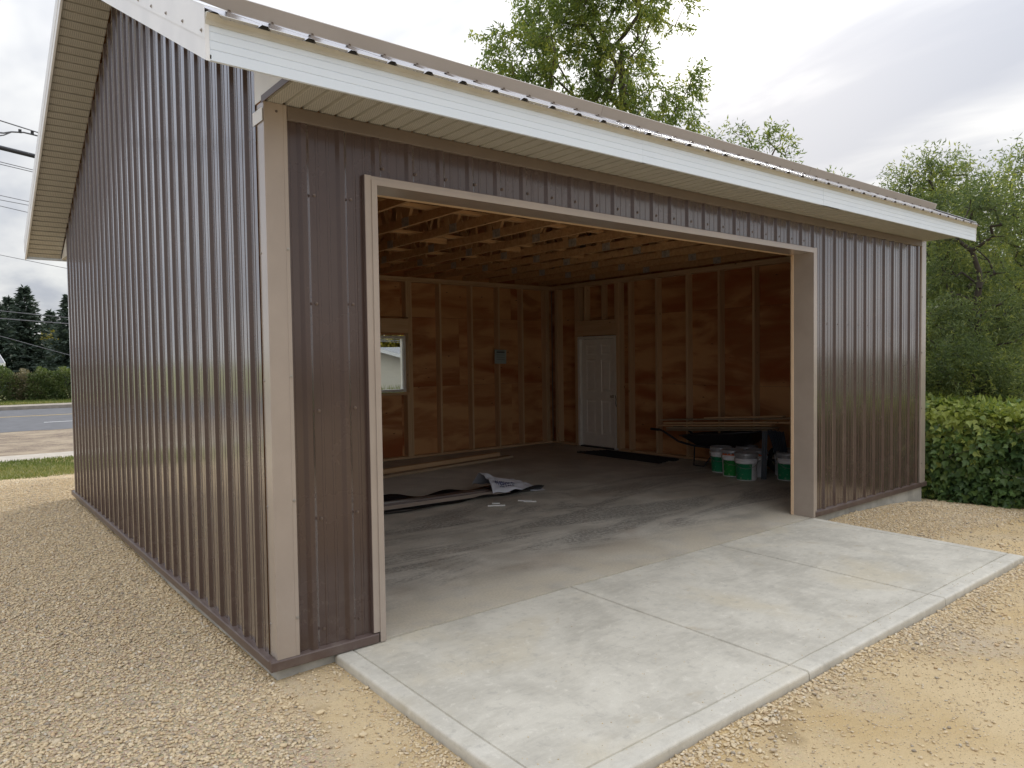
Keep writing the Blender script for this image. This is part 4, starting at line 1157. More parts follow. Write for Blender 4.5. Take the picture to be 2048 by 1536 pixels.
MB().tube([(-0.31, 0.66, 0.46), (0.31, 0.66, 0.46), (0.33, -0.62, 0.60), (-0.33, -0.62, 0.60), (-0.31, 0.66, 0.46)], 0.012, 8).obj('rim', 'black_metal', tr_, smooth=True)
for s in (-1, 1):
    h = MB().tube([(s * 0.10, -0.85, 0.20), (s * 0.16, -0.3, 0.29), (s * 0.22, 0.50, 0.315), (s * 0.26, 0.72, 0.36), (s * 0.29, 1.0, 0.505), (s * 0.29, 1.06, 0.52), (s * 0.29, 1.24, 0.525)], [0.018] * 5 + [0.019, 0.018], 8).obj('handle', 'black_metal', wb, smooth=True)
    MB().tube([(s * 0.29, 1.08, 0.5205), (s * 0.29, 1.25, 0.5255)], 0.021, 10).obj('grip', 'rubber', h, smooth=True)
    MB().tube([(s * 0.20, 0.46, 0.31), (s * 0.24, 0.44, 0.012), (s * 0.24, 0.26, 0.012), (s * 0.19, 0.06, 0.29)], 0.012, 8).obj('leg', 'black_metal', wb, smooth=True)
wl = MB()
pts = [(0, -0.86 + 0.15 * math.cos(2 * math.pi * k / 20), 0.203 + 0.15 * math.sin(2 * math.pi * k / 20)) for k in range(21)]
wheel = MB().tube(pts, 0.048, 10).obj('wheel', 'tyre', wb, smooth=True)
MB().tube([(-0.03, -0.86, 0.203), (0.03, -0.86, 0.203)], 0.10, 20).obj('rim', 'plate', wheel)
MB().tube([(-0.11, -0.86, 0.203), (0.11, -0.86, 0.203)], 0.010, 8).obj('axle', 'plate', wheel)

# lumber laid across the wheelbarrow
def board(name, p0, p1, w, t, mat, label, group=None, cat='board', up=(0, 0, 1)):
    o = lumber(name, p0, p1, w, t, mat, None, up); return tag(o, label, cat, group)
LG = 'boards loaded on the wheelbarrow'
board('lumber_board', (7.98, 3.72, 0.497), (7.98, 1.80, 0.625), 0.140, 0.026, 'grey_wood', 'lowest board of the load, lying right on the wheelbarrow tray', LG)
board('lumber_board', (7.84, 3.62, 0.548), (7.86, 1.70, 0.672), 0.120, 0.020, 'grey_wood', 'second board up in the load on the wheelbarrow', LG)
board('lumber_board', (7.80, 3.80, 0.577), (7.80, 1.72, 0.712), 0.089, 0.022, 'stud', 'pale board in the middle of the wheelbarrow load', LG)
board('lumber_board', (7.82, 3.66, 0.625), (7.78, 0.95, 0.800), 0.110, 0.022, 'stud', 'longest pale board of the load, reaching behind the door jamb', LG)
board('lumber_board', (8.00, 3.84, 0.655), (8.05, 1.35, 0.815), 0.200, 0.020, 'grey_wood', 'wide dark board near the top of the wheelbarrow load', LG)
board('lumber_board', (7.95, 2.98, 0.735), (7.98, 1.66, 0.828), 0.089, 0.022, 'stud', 'short pale board on top of the wheelbarrow load', LG)

# slate blue trim strips leaning on the pails
def ribbed_strip(p0, p1, w, label, i):
    """narrow bent offcut from floor point p0 to top p1 with two folds"""
    p0 = Vector(p0); p1 = Vector(p1); d = (p1 - p0).normalized()
    a = Vector((math.sin(-0.75), math.cos(-0.75), 0)); a = Vector((0.55, -0.83, 0)).normalized(); nrm = a.cross(d).normalized()
    pr = [(-0.5, 0), (-0.22, 0), (-0.16, 0.018), (0.16, 0.018), (0.22, 0), (0.5, 0), (0.5, 0.02)]
    v = [tuple(p + a * u * w + nrm * q) for p in (p0, p1) for u, q in pr]; n = len(pr)
    v += [tuple(Vector(q) - nrm * 0.003) for q in v]
    f = [(k, k + 1, n + k + 1, n + k) for k in range(n - 1)] + [(2 * n + k + 1, 2 * n + k, 3 * n + k, 3 * n + k + 1) for k in range(n - 1)]
    f += [(0, n, 3 * n, 2 * n), (n - 1, 3 * n - 1, 4 * n - 1, 2 * n - 1)]
    f += [(k, 2 * n + k, 2 * n + k + 1, k + 1) for k in range(n - 1)] + [(n + k + 1, 3 * n + k + 1, 3 * n + k, n + k) for k in range(n - 1)]
    o = pydata('trim_strip', v, f, 'navy_metal'); tag(o, label, 'metal strip', 'blue trim strips leaning among the pails')
ribbed_strip((7.40, 1.625, 0.002), (7.42, 1.62, 0.66), 0.07, 'frontmost slate blue strip, standing upright to the floor', 0)
for k in range(4):
    ribbed_strip((7.80 + 0.012 * k, 1.555 - 0.02 * k, 0.002), (7.50 + 0.02 * k, 1.60 - 0.050 * k, 0.675 - 0.006 * k), 0.055, ['slate blue strip leaning just right of the upright one', 'second leaning slate blue strip from the left', 'third leaning slate blue strip from the left', 'rightmost leaning slate blue strip, tilted furthest'][k], k + 1)

# dark channels on the floor by the man door
for k in range(5):
    x = 7.56 + 0.115 * k
    pr = [(-0.035, 0.0), (-0.035, 0.03), (-0.031, 0.03), (-0.031, 0.004), (0.031, 0.004), (0.031, 0.03), (0.035, 0.03), (0.035, 0.0)]
    ya, yb3 = 5.42 - 0.05 * k, 3.55 + 0.03 * (k % 3)
    n = len(pr); v = [(x + u + (0.0 if y > 4.5 else 0.02 * (k % 2)), y, 0.001 + z) for y in (ya, yb3) for u, z in pr]
    f = [(i, (i + 1) % n, (i + 1) % n + n, i + n) for i in range(n)] + [tuple(range(n - 1, -1, -1)), tuple(range(n, 2 * n))]
    o = pydata('metal_channel', v, f, 'black_metal')
    tag(o, ['black metal channel on the floor, farthest from the wall by the white door', 'second black channel out from the middle of the five on the floor', 'middle one of five black channels on the floor by the door', 'black channel next to the one along the wall', 'black metal channel lying closest to the wall studs'][k], 'metal channel', 'black channels on the floor by the door')

# boards on the floor along the back
board('floor_board', (2.6, 5.26, 0.020), (6.30, 5.80, 0.020), 0.14, 0.038, 'grey_wood', 'long dusty plank lying on the floor, front one of two', 'planks on the floor near the back wall', 'plank')
board('floor_board', (2.6, 5.47, 0.046), (6.15, 5.93, 0.046), 0.089, 0.089, 'stud', 'long pale timber on the floor, rear one of two', 'planks on the floor near the back wall', 'plank')

# bundle of brown trim lengths on the floor with a torn plastic wrapper
TG = 'brown trim lengths on the floor'
def floor_trim(p0, p1, prof, mat, label):
    p0 = Vector(p0); p1 = Vector(p1); d = (p1 - p0).normalized(); a = d.cross(Vector((0, 0, 1))).normalized()
    n = len(prof); v = [tuple(p + a * u + Vector((0, 0, z))) for p in (p0, p1) for u, z in prof]
    v += [(x, y, z + 0.0025) for x, y, z in v]
    f = [(k, n + k, n + k + 1, k + 1) for k in range(n - 1)] + [(2 * n + k, 2 * n + k + 1, 3 * n + k + 1, 3 * n + k) for k in range(n - 1)]
    f += [(0, 2 * n, 3 * n, n), (n - 1, 2 * n - 1, 4 * n - 1, 3 * n - 1)]
    f += [(k + 1, 2 * n + k + 1, 2 * n + k, k) for k in range(n - 1)] + [(n + k, 3 * n + k, 3 * n + k + 1, n + k + 1) for k in range(n - 1)]
    o = pydata('trim_length', v, f, mat); return tag(o, label, 'metal trim', TG)
floor_trim((1.9, 3.62, 0.012), (4.30, 3.42, 0.012), [(-0.07, 0.0), (-0.068, 0.03), (0.0, 0.045), (0.06, 0.03), (0.07, 0.0)], 'brown_trim', 'brown bent trim length at the back of the floor bundle')
floor_trim((1.9, 3.50, 0.012), (4.28, 3.32, 0.012), [(-0.045, 0.0), (-0.04, 0.05), (0.04, 0.05), (0.045, 0.0)], 'brown_trim', 'brown channel trim in the middle of the floor bundle')
floor_trim((1.9, 3.36, 0.012), (4.20, 3.21, 0.012), [(-0.05, 0.0), (-0.045, 0.035), (0.0, 0.040), (0.05, 0.012)], 'taupe', 'taupe trim length at the front of the floor bundle')
# black film under the bundle
def sheet(name, nx, ny, fn, mat, smooth=True):
    v = [fn(i / nx, j / ny) for j in range(ny + 1) for i in range(nx + 1)]
    f = [(j * (nx + 1) + i, j * (nx + 1) + i + 1, (j + 1) * (nx + 1) + i + 1, (j + 1) * (nx + 1) + i) for j in range(ny) for i in range(nx)]
    o = pydata(name, v, f, mat, smooth=smooth)
    md_ = o.modifiers.new('thickness', 'SOLIDIFY'); md_.thickness = 0.0012; md_.offset = 0
    return o
M['black_film'] = plain('black_polythene', (0.012, 0.012, 0.014), 0.22)
M['white_film'] = plain('white_polythene', (0.56, 0.57, 0.62), 0.4, var=0.06)
def film(u, v):
    x = 1.9 + 2.75 * u
    y = 3.78 - 0.62 * v - 0.10 * u + 0.03 * math.sin(9 * u + 2 * v)
    z = 0.004 + 0.003 * (1 + math.sin(31 * u + 7 * v))
    e = min(v, 1 - v)
    if e < 0.12: z += (0.12 - e) * 0.45 * (0.6 + 0.4 * math.sin(23 * u + 5 * v)) * (1 + 0.7 * math.sin(5 * u + 9 * v))
    if u < 0.35 and v < 0.2: z += 0.07 * (0.35 - u) / 0.35
    return (x, y, z)
tag(sheet('wrapper_film', 60, 16, film, 'black_film'), 'black plastic film spread under the brown trim on the floor', 'plastic film')
def bag(u, v):
    # white wrapper end folded back over the bundle end
    x = 4.02 + 0.66 * u + 0.05 * math.sin(3.1 * v) - 0.10 * (1 - u) * v
    y = 3.74 - 0.58 * v - 0.06 * u + 0.22 * u * (1 - v) * 0.3 - (0.12 * (u - 0.55) if u > 0.55 else 0)
    arch = math.sin(math.pi * min(1, max(0, v))) ** 0.7
    z = 0.012 + 0.125 * arch * (1 - u) ** 0.6 + 0.05 * (1 - u) + 0.012 * math.sin(8 * u + 4 * v) + 0.007 * math.sin(21 * u - 13 * v + 2 * math.sin(6 * v)) + 0.005 * math.sin(9 * u + 31 * v + 3 * math.sin(8 * u)) + 0.018 * math.exp(-((v - 0.25) ** 2) / 0.02) * (1 - u) * 4
    return (x, y, max(0.010, z))
wbag = sheet('wrapper_bag', 60, 48, bag, 'white_film')
tag(wbag, 'torn white plastic wrapper with blue lettering at the end of the trim bundle', 'plastic wrapper')
M['blue_print'] = plain('blue_ink', (0.02, 0.025, 0.14), 0.45)
def lettering(txt, size, origin_uv, du, dv, parent, name='lettering'):
    cu = bpy.data.curves.new('lettering', 'FONT'); cu.body = txt; cu.size = 1.0; cu.shear = 0.15; cu.offset = 0.018
    tmp = bpy.data.objects.new('lettering', cu); COL.objects.link(tmp)
    dg = bpy.context.evaluated_depsgraph_get(); me = bpy.data.meshes.new_from_object(tmp.evaluated_get(dg))
    COL.objects.unlink(tmp); bpy.data.objects.remove(tmp)
    xs = [q.co.x for q in me.vertices]; w = max(xs) or 1
    bm = bmesh.new(); bm.from_mesh(me); bmesh.ops.triangulate(bm, faces=bm.faces[:]); bmesh.ops.subdivide_edges(bm, edges=bm.edges[:], cuts=1); bm.to_mesh(me); bm.free()
    for q in me.vertices:
        uu = origin_uv[0] + du[0] * q.co.x / w + dv[0] * q.co.y; vv = origin_uv[1] + du[1] * q.co.x / w + dv[1] * q.co.y
        p = Vector(bag(uu, vv)); q.co = (p.x - 0.0015, p.y - 0.003, p.z + 0.004)
    me.materials.append(M['blue_print']); o = bpy.data.objects.new(name, me); link(o, parent); return o
lettering('Westform', 1, (0.10, 0.80), (0.40, 0.0), (0.0, -0.26), wbag)
lettering('METALS', 1, (0.16, 0.90), (0.30, 0.0), (0.0, -0.09), wbag)

# white offcuts on the floor
OG = 'white foam offcuts on the floor'
for p, a, L, lab in (((4.05, 2.70), 24, 0.17, 'white offcut strip, upper one of the right hand pair'), ((4.06, 2.62), 24, 0.15, 'white offcut strip, lower one of the right hand pair'), ((3.62, 2.70), 34, 0.20, 'longest white offcut strip, nearest the doorway'), ((3.69, 2.80), 34, 0.09, 'short white offcut strip just behind the longest one')):
    c, s = math.cos(R(a - 45)), math.sin(R(a - 45))
    o = box('offcut_strip', (-L / 2, -0.014, -0.006), (L / 2, 0.014, 0.006), 'vinyl'); o.location = (p[0], p[1], 0.0075); o.rotation_euler = (0, 0, R(a - 68)); tag(o, lab, 'offcut', OG)

# notice card on a stud of the back wall
def card_mat():
    m, gg, b = material('printed_card'); v = opos(gg, False); s = gg.n('ShaderNodeSeparateXYZ', in_0=v)
    ln = gg.ss(gg.m('FRACT', gg.m('MULTIPLY', gg.m('ADD', s.outputs[2], 1.0), 24)), 0.55, 0.65)
    area = gg.m('MULTIPLY', gg.ss(gg.m('ABSOLUTE', s.outputs[0]), 0.10, 0.095), gg.ss(gg.m('ABSOLUTE', gg.m('SUBTRACT', s.outputs[2], 0.03)), 0.09, 0.085))
    head_ = gg.ss(gg.m('ABSOLUTE', gg.m('SUBTRACT', s.outputs[2], 0.085)), 0.018, 0.014)
    ink = gg.m('MAXIMUM', gg.m('MULTIPLY', gg.m('MULTIPLY', ln, area), 0.5), gg.m('MULTIPLY', gg.m('MULTIPLY', head_, area), 0.85))
    gg.set(b.inputs['Base Color'], gg.mix(ink, (0.36, 0.43, 0.42), (0.06, 0.07, 0.07))); b.inputs['Roughness'].default_value = 0.5; return m
M['card'] = card_mat()
o = box('notice_card', (-0.135, -0.003, -0.13), (0.135, 0.003, 0.13), 'card'); o.location = (6.97, D - FI - SW - 0.0065, 1.735); o.rotation_euler = (0, R(1.5), 0)
tag(o, 'pale printed notice card fixed to a stud of the back wall', 'notice')

# ------------------------------------------------------------------ vegetation
def np_mesh(name, V, F, mat, parent=None, tint=None, smooth=False):
    """V (n,3), F (m,k) arrays"""
    me = bpy.data.meshes.new(name); V = np.asarray(V, dtype=np.float32); F = np.asarray(F, dtype=np.int32); k = F.shape[1]
    me.vertices.add(len(V)); me.vertices.foreach_set('co', V.ravel())
    me.loops.add(F.size); me.loops.foreach_set('vertex_index', F.ravel())
    me.polygons.add(len(F)); me.polygons.foreach_set('loop_start', np.arange(0, F.size, k, dtype=np.int32))
    me.polygons.foreach_set('loop_total', np.full(len(F), k, dtype=np.int32))
    me.update(calc_edges=True)
    if tint is not None:
        a = me.attributes.new('tint', 'FLOAT', 'POINT'); a.data.foreach_set('value', np.asarray(tint, dtype=np.float32))
    me.materials.append(M[mat])
    if smooth: me.shade_smooth()
    o = bpy.data.objects.new(name, me); return link(o, parent)
def unit(a): return a / np.maximum(1e-9, np.linalg.norm(a, axis=-1, keepdims=True))
def leaves(P, Dn, L, Wd, r, fold=0.25):
    """diamond leaves: P base points, Dn directions, L lengths, Wd widths -> V, F"""
    n = len(P); side = unit(np.cross(Dn, r.normal(size=(n, 3)))); nor = np.cross(side, Dn)
    mid = P + Dn * (L * 0.45)[:, None]
    V = np.stack([P, mid + side * (Wd / 2)[:, None] + nor * (Wd * fold)[:, None], P + Dn * L[:, None] - nor * (L * 0.12)[:, None], mid - side * (Wd / 2)[:, None] + nor * (Wd * fold)[:, None]], 1).reshape(-1, 3)
    b = np.arange(n)[:, None] * 4
    F = np.concatenate([b + np.array([[0, 1, 2]]), b + np.array([[0, 2, 3]])], 0)
    return V, F
def skeleton(base, trunk_top, tips, r, tip_r=0.006, nodes=14):
    """connect tip points to a trunk; returns branch segments with pipe-model radii"""
    base = np.array(base, float); tt = np.array(trunk_top, float)
    pts = [base + (tt - base) * k / nodes + (r.normal(size=3) * np.array([0.05, 0.05, 0]) if 0 < k < nodes else 0) for k in range(nodes + 1)]
    par = [-1] + list(range(nodes))
    order = np.argsort([np.min(np.linalg.norm(np.array(pts) - t, axis=1)) for t in tips])
    tipid = []
    for i in order:
        t = tips[i]; A = np.array(pts); dv = t - A
        d = np.linalg.norm(dv, axis=1)
        cost = d * (1.0 + 0.9 * np.clip(-dv[:, 2] / np.maximum(d, 1e-6), -0.2, 1)) + 0.0
        cost[:3] += 3
        j = int(np.argmin(cost)); p0 = pts[j]; L = d[j]; m = max(1, int(L / 0.45))
        prev = j
        for k in range(1, m + 1):
            s = k / m
            q = p0 + (t - p0) * s + np.array([0, 0, 0.12 * L * math.sin(math.pi * s)]) + (r.normal(size=3) * 0.04 * L / m if k < m else 0)
            pts.append(q); par.append(prev); prev = len(pts) - 1
        tipid.append(prev)
    cnt = np.zeros(len(pts))
    for t in tipid: cnt[t] += 1
    for i in range(len(pts) - 1, 0, -1): cnt[par[i]] += cnt[i]
    rad = tip_r * np.sqrt(np.maximum(cnt, 1)) ** 1.05
    return np.array(pts), np.array(par), rad, np.array(tipid)
def branch_mesh(pts, par, rad, n=5):
    idx = np.where(par >= 0)[0]; V = []; F = []
    for i in idx:
        a, b = pts[par[i]], pts[i]; d = b - a; L = np.linalg.norm(d)
        if L < 1e-6: continue
        d = d / L; u = np.cross(d, [0.3, 0.9, 0.2]); u /= np.linalg.norm(u); w = np.cross(d, u)
        ra = min(rad[par[i]], rad[i] * 1.5); rb = rad[i]; k0 = len(V)
        for p, rr in ((a, ra), (b, rb)):
            for k in range(n):
                t = 2 * math.pi * k / n; V.append(p + rr * (u * math.cos(t) + w * math.sin(t)))
        for k in range(n): F.append((k0 + k, k0 + (k + 1) % n, k0 + n + (k + 1) % n, k0 + n + k))
    return np.array(V), np.array(F)
def blob_points(blobs, n, r, shell=0.35):
    out = []
    vol = np.array([b[3] * b[4] * b[5] for b in blobs]) ** (2 / 3.); vol = vol / vol.sum()
    for b, w in zip(blobs, vol):
        m = max(3, int(n * w)); d = unit(r.normal(size=(m, 3))); q = (shell + (1 - shell) * r.random((m, 1))) ** 0.6
        out.append(np.array(b[:3]) + d * q * np.array(b[3:6]) * (0.85 + 0.3 * r.random((m, 1))))
    return np.concatenate(out)
def tree(name, base, trunk_top, blobs, label, n_tip, per_tip, leafL, leafW, mat, seed, bark='bark', spread=0.3, droop=0.5, tip_r=0.006, group=None, cat='tree', tint_bias=0.0, stems=None):
    r = np.random.default_rng(seed)
    root = empty(name, tuple(base), label, cat, group)
    b = np.array(base, float)
    tips = blob_points(blobs, n_tip, r)
    pts, par, rad, tid = skeleton(base, trunk_top, tips, r, tip_r)
    V, F = branch_mesh(pts - b, par, rad)
    np_mesh('trunk', V, F, bark, root, smooth=True)
    centre = np.array(trunk_top, float)
    n = len(tips) * per_tip
    tp = np.repeat(tips, per_tip, 0); ci = np.repeat(np.arange(len(tips)), per_tip)
    out = unit(tp - centre + 1e-3)
    # each tip is a spray: leaves strung along a few twigs
    tw = r.integers(0, 5, n); twd = unit(r.normal(size=(len(tips), 5, 3)) + 0.9 * unit(tips - centre)[:, None, :] + np.array([0, 0, -droop * 0.5]))
    td = twd[ci, tw]; s = r.random(n) ** 0.8
    P = tp + td * (s * spread * 1.6)[:, None] + r.normal(size=(n, 3)) * spread * 0.16
    Dn = unit(td * 0.7 + r.normal(size=(n, 3)) * 0.75 + np.array([0, 0, -droop]))
    L = leafL * (0.6 + 0.7 * r.random(n)); Wd = leafW * (0.7 + 0.6 * r.random(n))
    V, F = leaves(P - b, Dn, L, Wd, r)
    ct = np.clip(r.normal(0.45 + tint_bias, 0.24, len(tips)), 0, 1)
    tn = np.clip(ct[ci] + r.normal(0, 0.16, n), 0, 1)
    np_mesh('crown', V, F, mat, root, np.repeat(tn, 4))
    return root

# tall tree behind the garage (its crown shows over the snow stop)
TB = np.array([13.7, 10.0, -0.3])
tree('tall_ash_tree', TB, TB + np.array([0.2, 0.1, 10.6]), [(10.91, 10.92, 9.76, 1.08, 1.08, 1.08), (11.0, 11.69, 9.18, 0.62, 0.62, 0.62), (12.67, 11.27, 11.15, 1.33, 1.33, 1.33), (13.32, 9.79, 11.06, 1.3, 1.3, 1.3), (13.31, 8.08, 10.47, 0.65, 0.65, 0.65), (12.72, 10.75, 9.48, 1.13, 1.13, 1.13), (13.52, 10.0, 9.71, 0.98, 0.98, 0.98), (13.77, 8.98, 8.65, 0.8, 0.8, 0.8), (15.47, 9.15, 9.07, 0.65, 0.65, 0.65), (11.91, 10.89, 8.27, 0.8, 0.8, 0.8), (13.47, 10.54, 8.07, 0.97, 0.97, 0.97), (14.61, 9.89, 7.83, 0.91, 0.91, 0.91), (14.85, 9.1, 8.1, 0.72, 0.72, 0.72), (12.04, 12.09, 9.18, 0.77, 0.77, 0.77), (12.81, 10.22, 12.13, 1.64, 1.64, 1.64), (14.18, 9.47, 12.39, 1.52, 1.52, 1.52)],
    'tall loose green tree rising behind the garage roof', 430, 84, 0.150, 0.046, 'leaf_maple', 11, spread=0.32, droop=0.6, tip_r=0.0062, tint_bias=0.10)
tree('slender_ash_tree', (18.0, 8.8, -0.3), (18.0, 8.9, 7.0), [(17.18, 9.46, 8.18, 0.36, 0.36, 0.36), (17.81, 9.11, 8.13, 0.37, 0.37, 0.37), (18.14, 8.81, 7.89, 0.37, 0.37, 0.37), (18.14, 8.14, 7.96, 0.46, 0.46, 0.46), (18.18, 7.8, 7.6, 0.33, 0.33, 0.33), (18.27, 9.24, 7.4, 0.84, 0.84, 0.84)],
    'slender tree whose leafy tips show over the right half of the roof', 66, 34, 0.150, 0.040, 'leaf_maple', 12, spread=0.24, droop=0.3, tip_r=0.006, tint_bias=0.05)
tree('small_ash_tree', (19.5, 7.0, -0.3), (19.5, 7.0, 5.9), [(19.16, 6.99, 6.89, 0.23, 0.23, 0.23), (19.38, 6.65, 6.72, 0.16, 0.16, 0.16), (19.65, 7.1, 6.28, 0.5, 0.5, 0.5)],
    'small tree with only its top twigs over the far end of the roof', 22, 22, 0.12, 0.036, 'leaf_maple', 13, spread=0.18, droop=0.3, tip_r=0.006)
# caragana thicket at the right behind the creeper hedge
CG = 'caragana trees on the right'
tree('caragana_tree', (12.4, 1.4, -0.3), (12.4, 1.35, 3.9), [(12.2, 1.91, 4.52, 0.27, 0.27, 0.27), (12.2, 1.49, 4.62, 0.37, 0.37, 0.37), (12.7, 1.24, 4.62, 0.36, 0.36, 0.36), (11.91, 1.1, 3.92, 0.48, 0.48, 0.48), (12.73, 1.44, 3.44, 0.53, 0.53, 0.53), (12.48, 1.14, 2.78, 0.61, 0.61, 0.61), (12.06, 1.34, 2.43, 0.4, 0.4, 0.4)],
    'loose caragana tree nearest the garage roof end, thin twigs on top', 190, 95, 0.085, 0.020, 'leaf_caragana', 21, 'bark_dark', spread=0.27, droop=0.25, tip_r=0.006, group=CG, tint_bias=0.05)
tree('caragana_tree', (11.2, 0.35, -0.3), (11.2, 0.3, 2.9), [(11.15, 0.25, 3.75, 0.46, 0.46, 0.46), (11.54, 0.55, 3.16, 0.57, 0.57, 0.57), (10.56, 0.48, 2.11, 0.53, 0.53, 0.53), (11.24, 0.31, 2.35, 0.55, 0.55, 0.55), (10.64, 0.64, 1.58, 0.44, 0.44, 0.44), (11.4, 0.35, 1.57, 0.56, 0.56, 0.56), (11.49, -0.02, 1.88, 0.56, 0.56, 0.56), (10.76, -0.06, 1.21, 0.44, 0.44, 0.44)],
    'dense dark caragana tree in the middle of the right hand thicket', 270, 95, 0.080, 0.019, 'leaf_caragana', 22, 'bark_dark', spread=0.30, droop=0.3, tip_r=0.006, group=CG, tint_bias=-0.08)
tree('caragana_tree', (14.6, 0.5, -0.3), (14.6, 0.5, 4.0), [(14.62, 0.87, 4.69, 0.53, 0.53, 0.53), (14.52, 0.36, 4.45, 0.81, 0.81, 0.81), (14.45, 1.05, 3.9, 0.69, 0.69, 0.69), (14.83, 0.67, 3.61, 0.82, 0.82, 0.82), (14.3, 0.52, 2.63, 0.79, 0.79, 0.79), (14.94, 0.29, 1.71, 0.93, 0.93, 0.93), (15.06, 0.19, 3.57, 0.94, 0.94, 0.94)],
    'tall yellow green caragana tree at the right edge of the view', 250, 95, 0.095, 0.024, 'leaf_caragana', 23, 'bark_dark', spread=0.34, droop=0.25, tip_r=0.006, group=CG, tint_bias=0.16)
tree('low_caragana_shrub', (10.2, 0.2, -0.3), (10.2, 0.15, 1.0), [(9.86, 0.28, 1.41, 0.37, 0.37, 0.37), (10.4, 0.08, 1.33, 0.39, 0.39, 0.39), (9.95, 0.52, 1.23, 0.25, 0.25, 0.25), (10.3, -0.33, 1.23, 0.38, 0.38, 0.38)],
    'low feathery grey green caragana shrub just above the creeper hedge', 110, 130, 0.065, 0.015, 'leaf_caragana', 24, 'bark_dark', spread=0.26, droop=0.1, tip_r=0.005, cat='shrub', tint_bias=-0.02)
tree('background_maple', (21.3, 3.6, -0.3), (21.3, 3.6, 4.0), [(19.7, 4.46, 4.74, 1.11, 1.11, 1.11), (21.61, 4.53, 3.2, 1.52, 1.52, 1.52), (20.73, 3.24, 3.61, 1.45, 1.45, 1.45), (22.72, 2.88, 2.57, 1.73, 1.73, 1.73), (20.38, 4.32, 1.49, 1.45, 1.45, 1.45), (21.64, 3.27, 1.19, 1.5, 1.5, 1.5), (21.47, 2.07, 0.93, 1.63, 1.63, 1.63), (21.61, 3.88, 2.32, 1.51, 1.51, 1.51)],
    'dark broad tree far behind the caragana thicket', 230, 130, 0.20, 0.09, 'leaf_maple', 25, 'bark_dark', spread=0.6, droop=0.3, tip_r=0.009, tint_bias=-0.2)

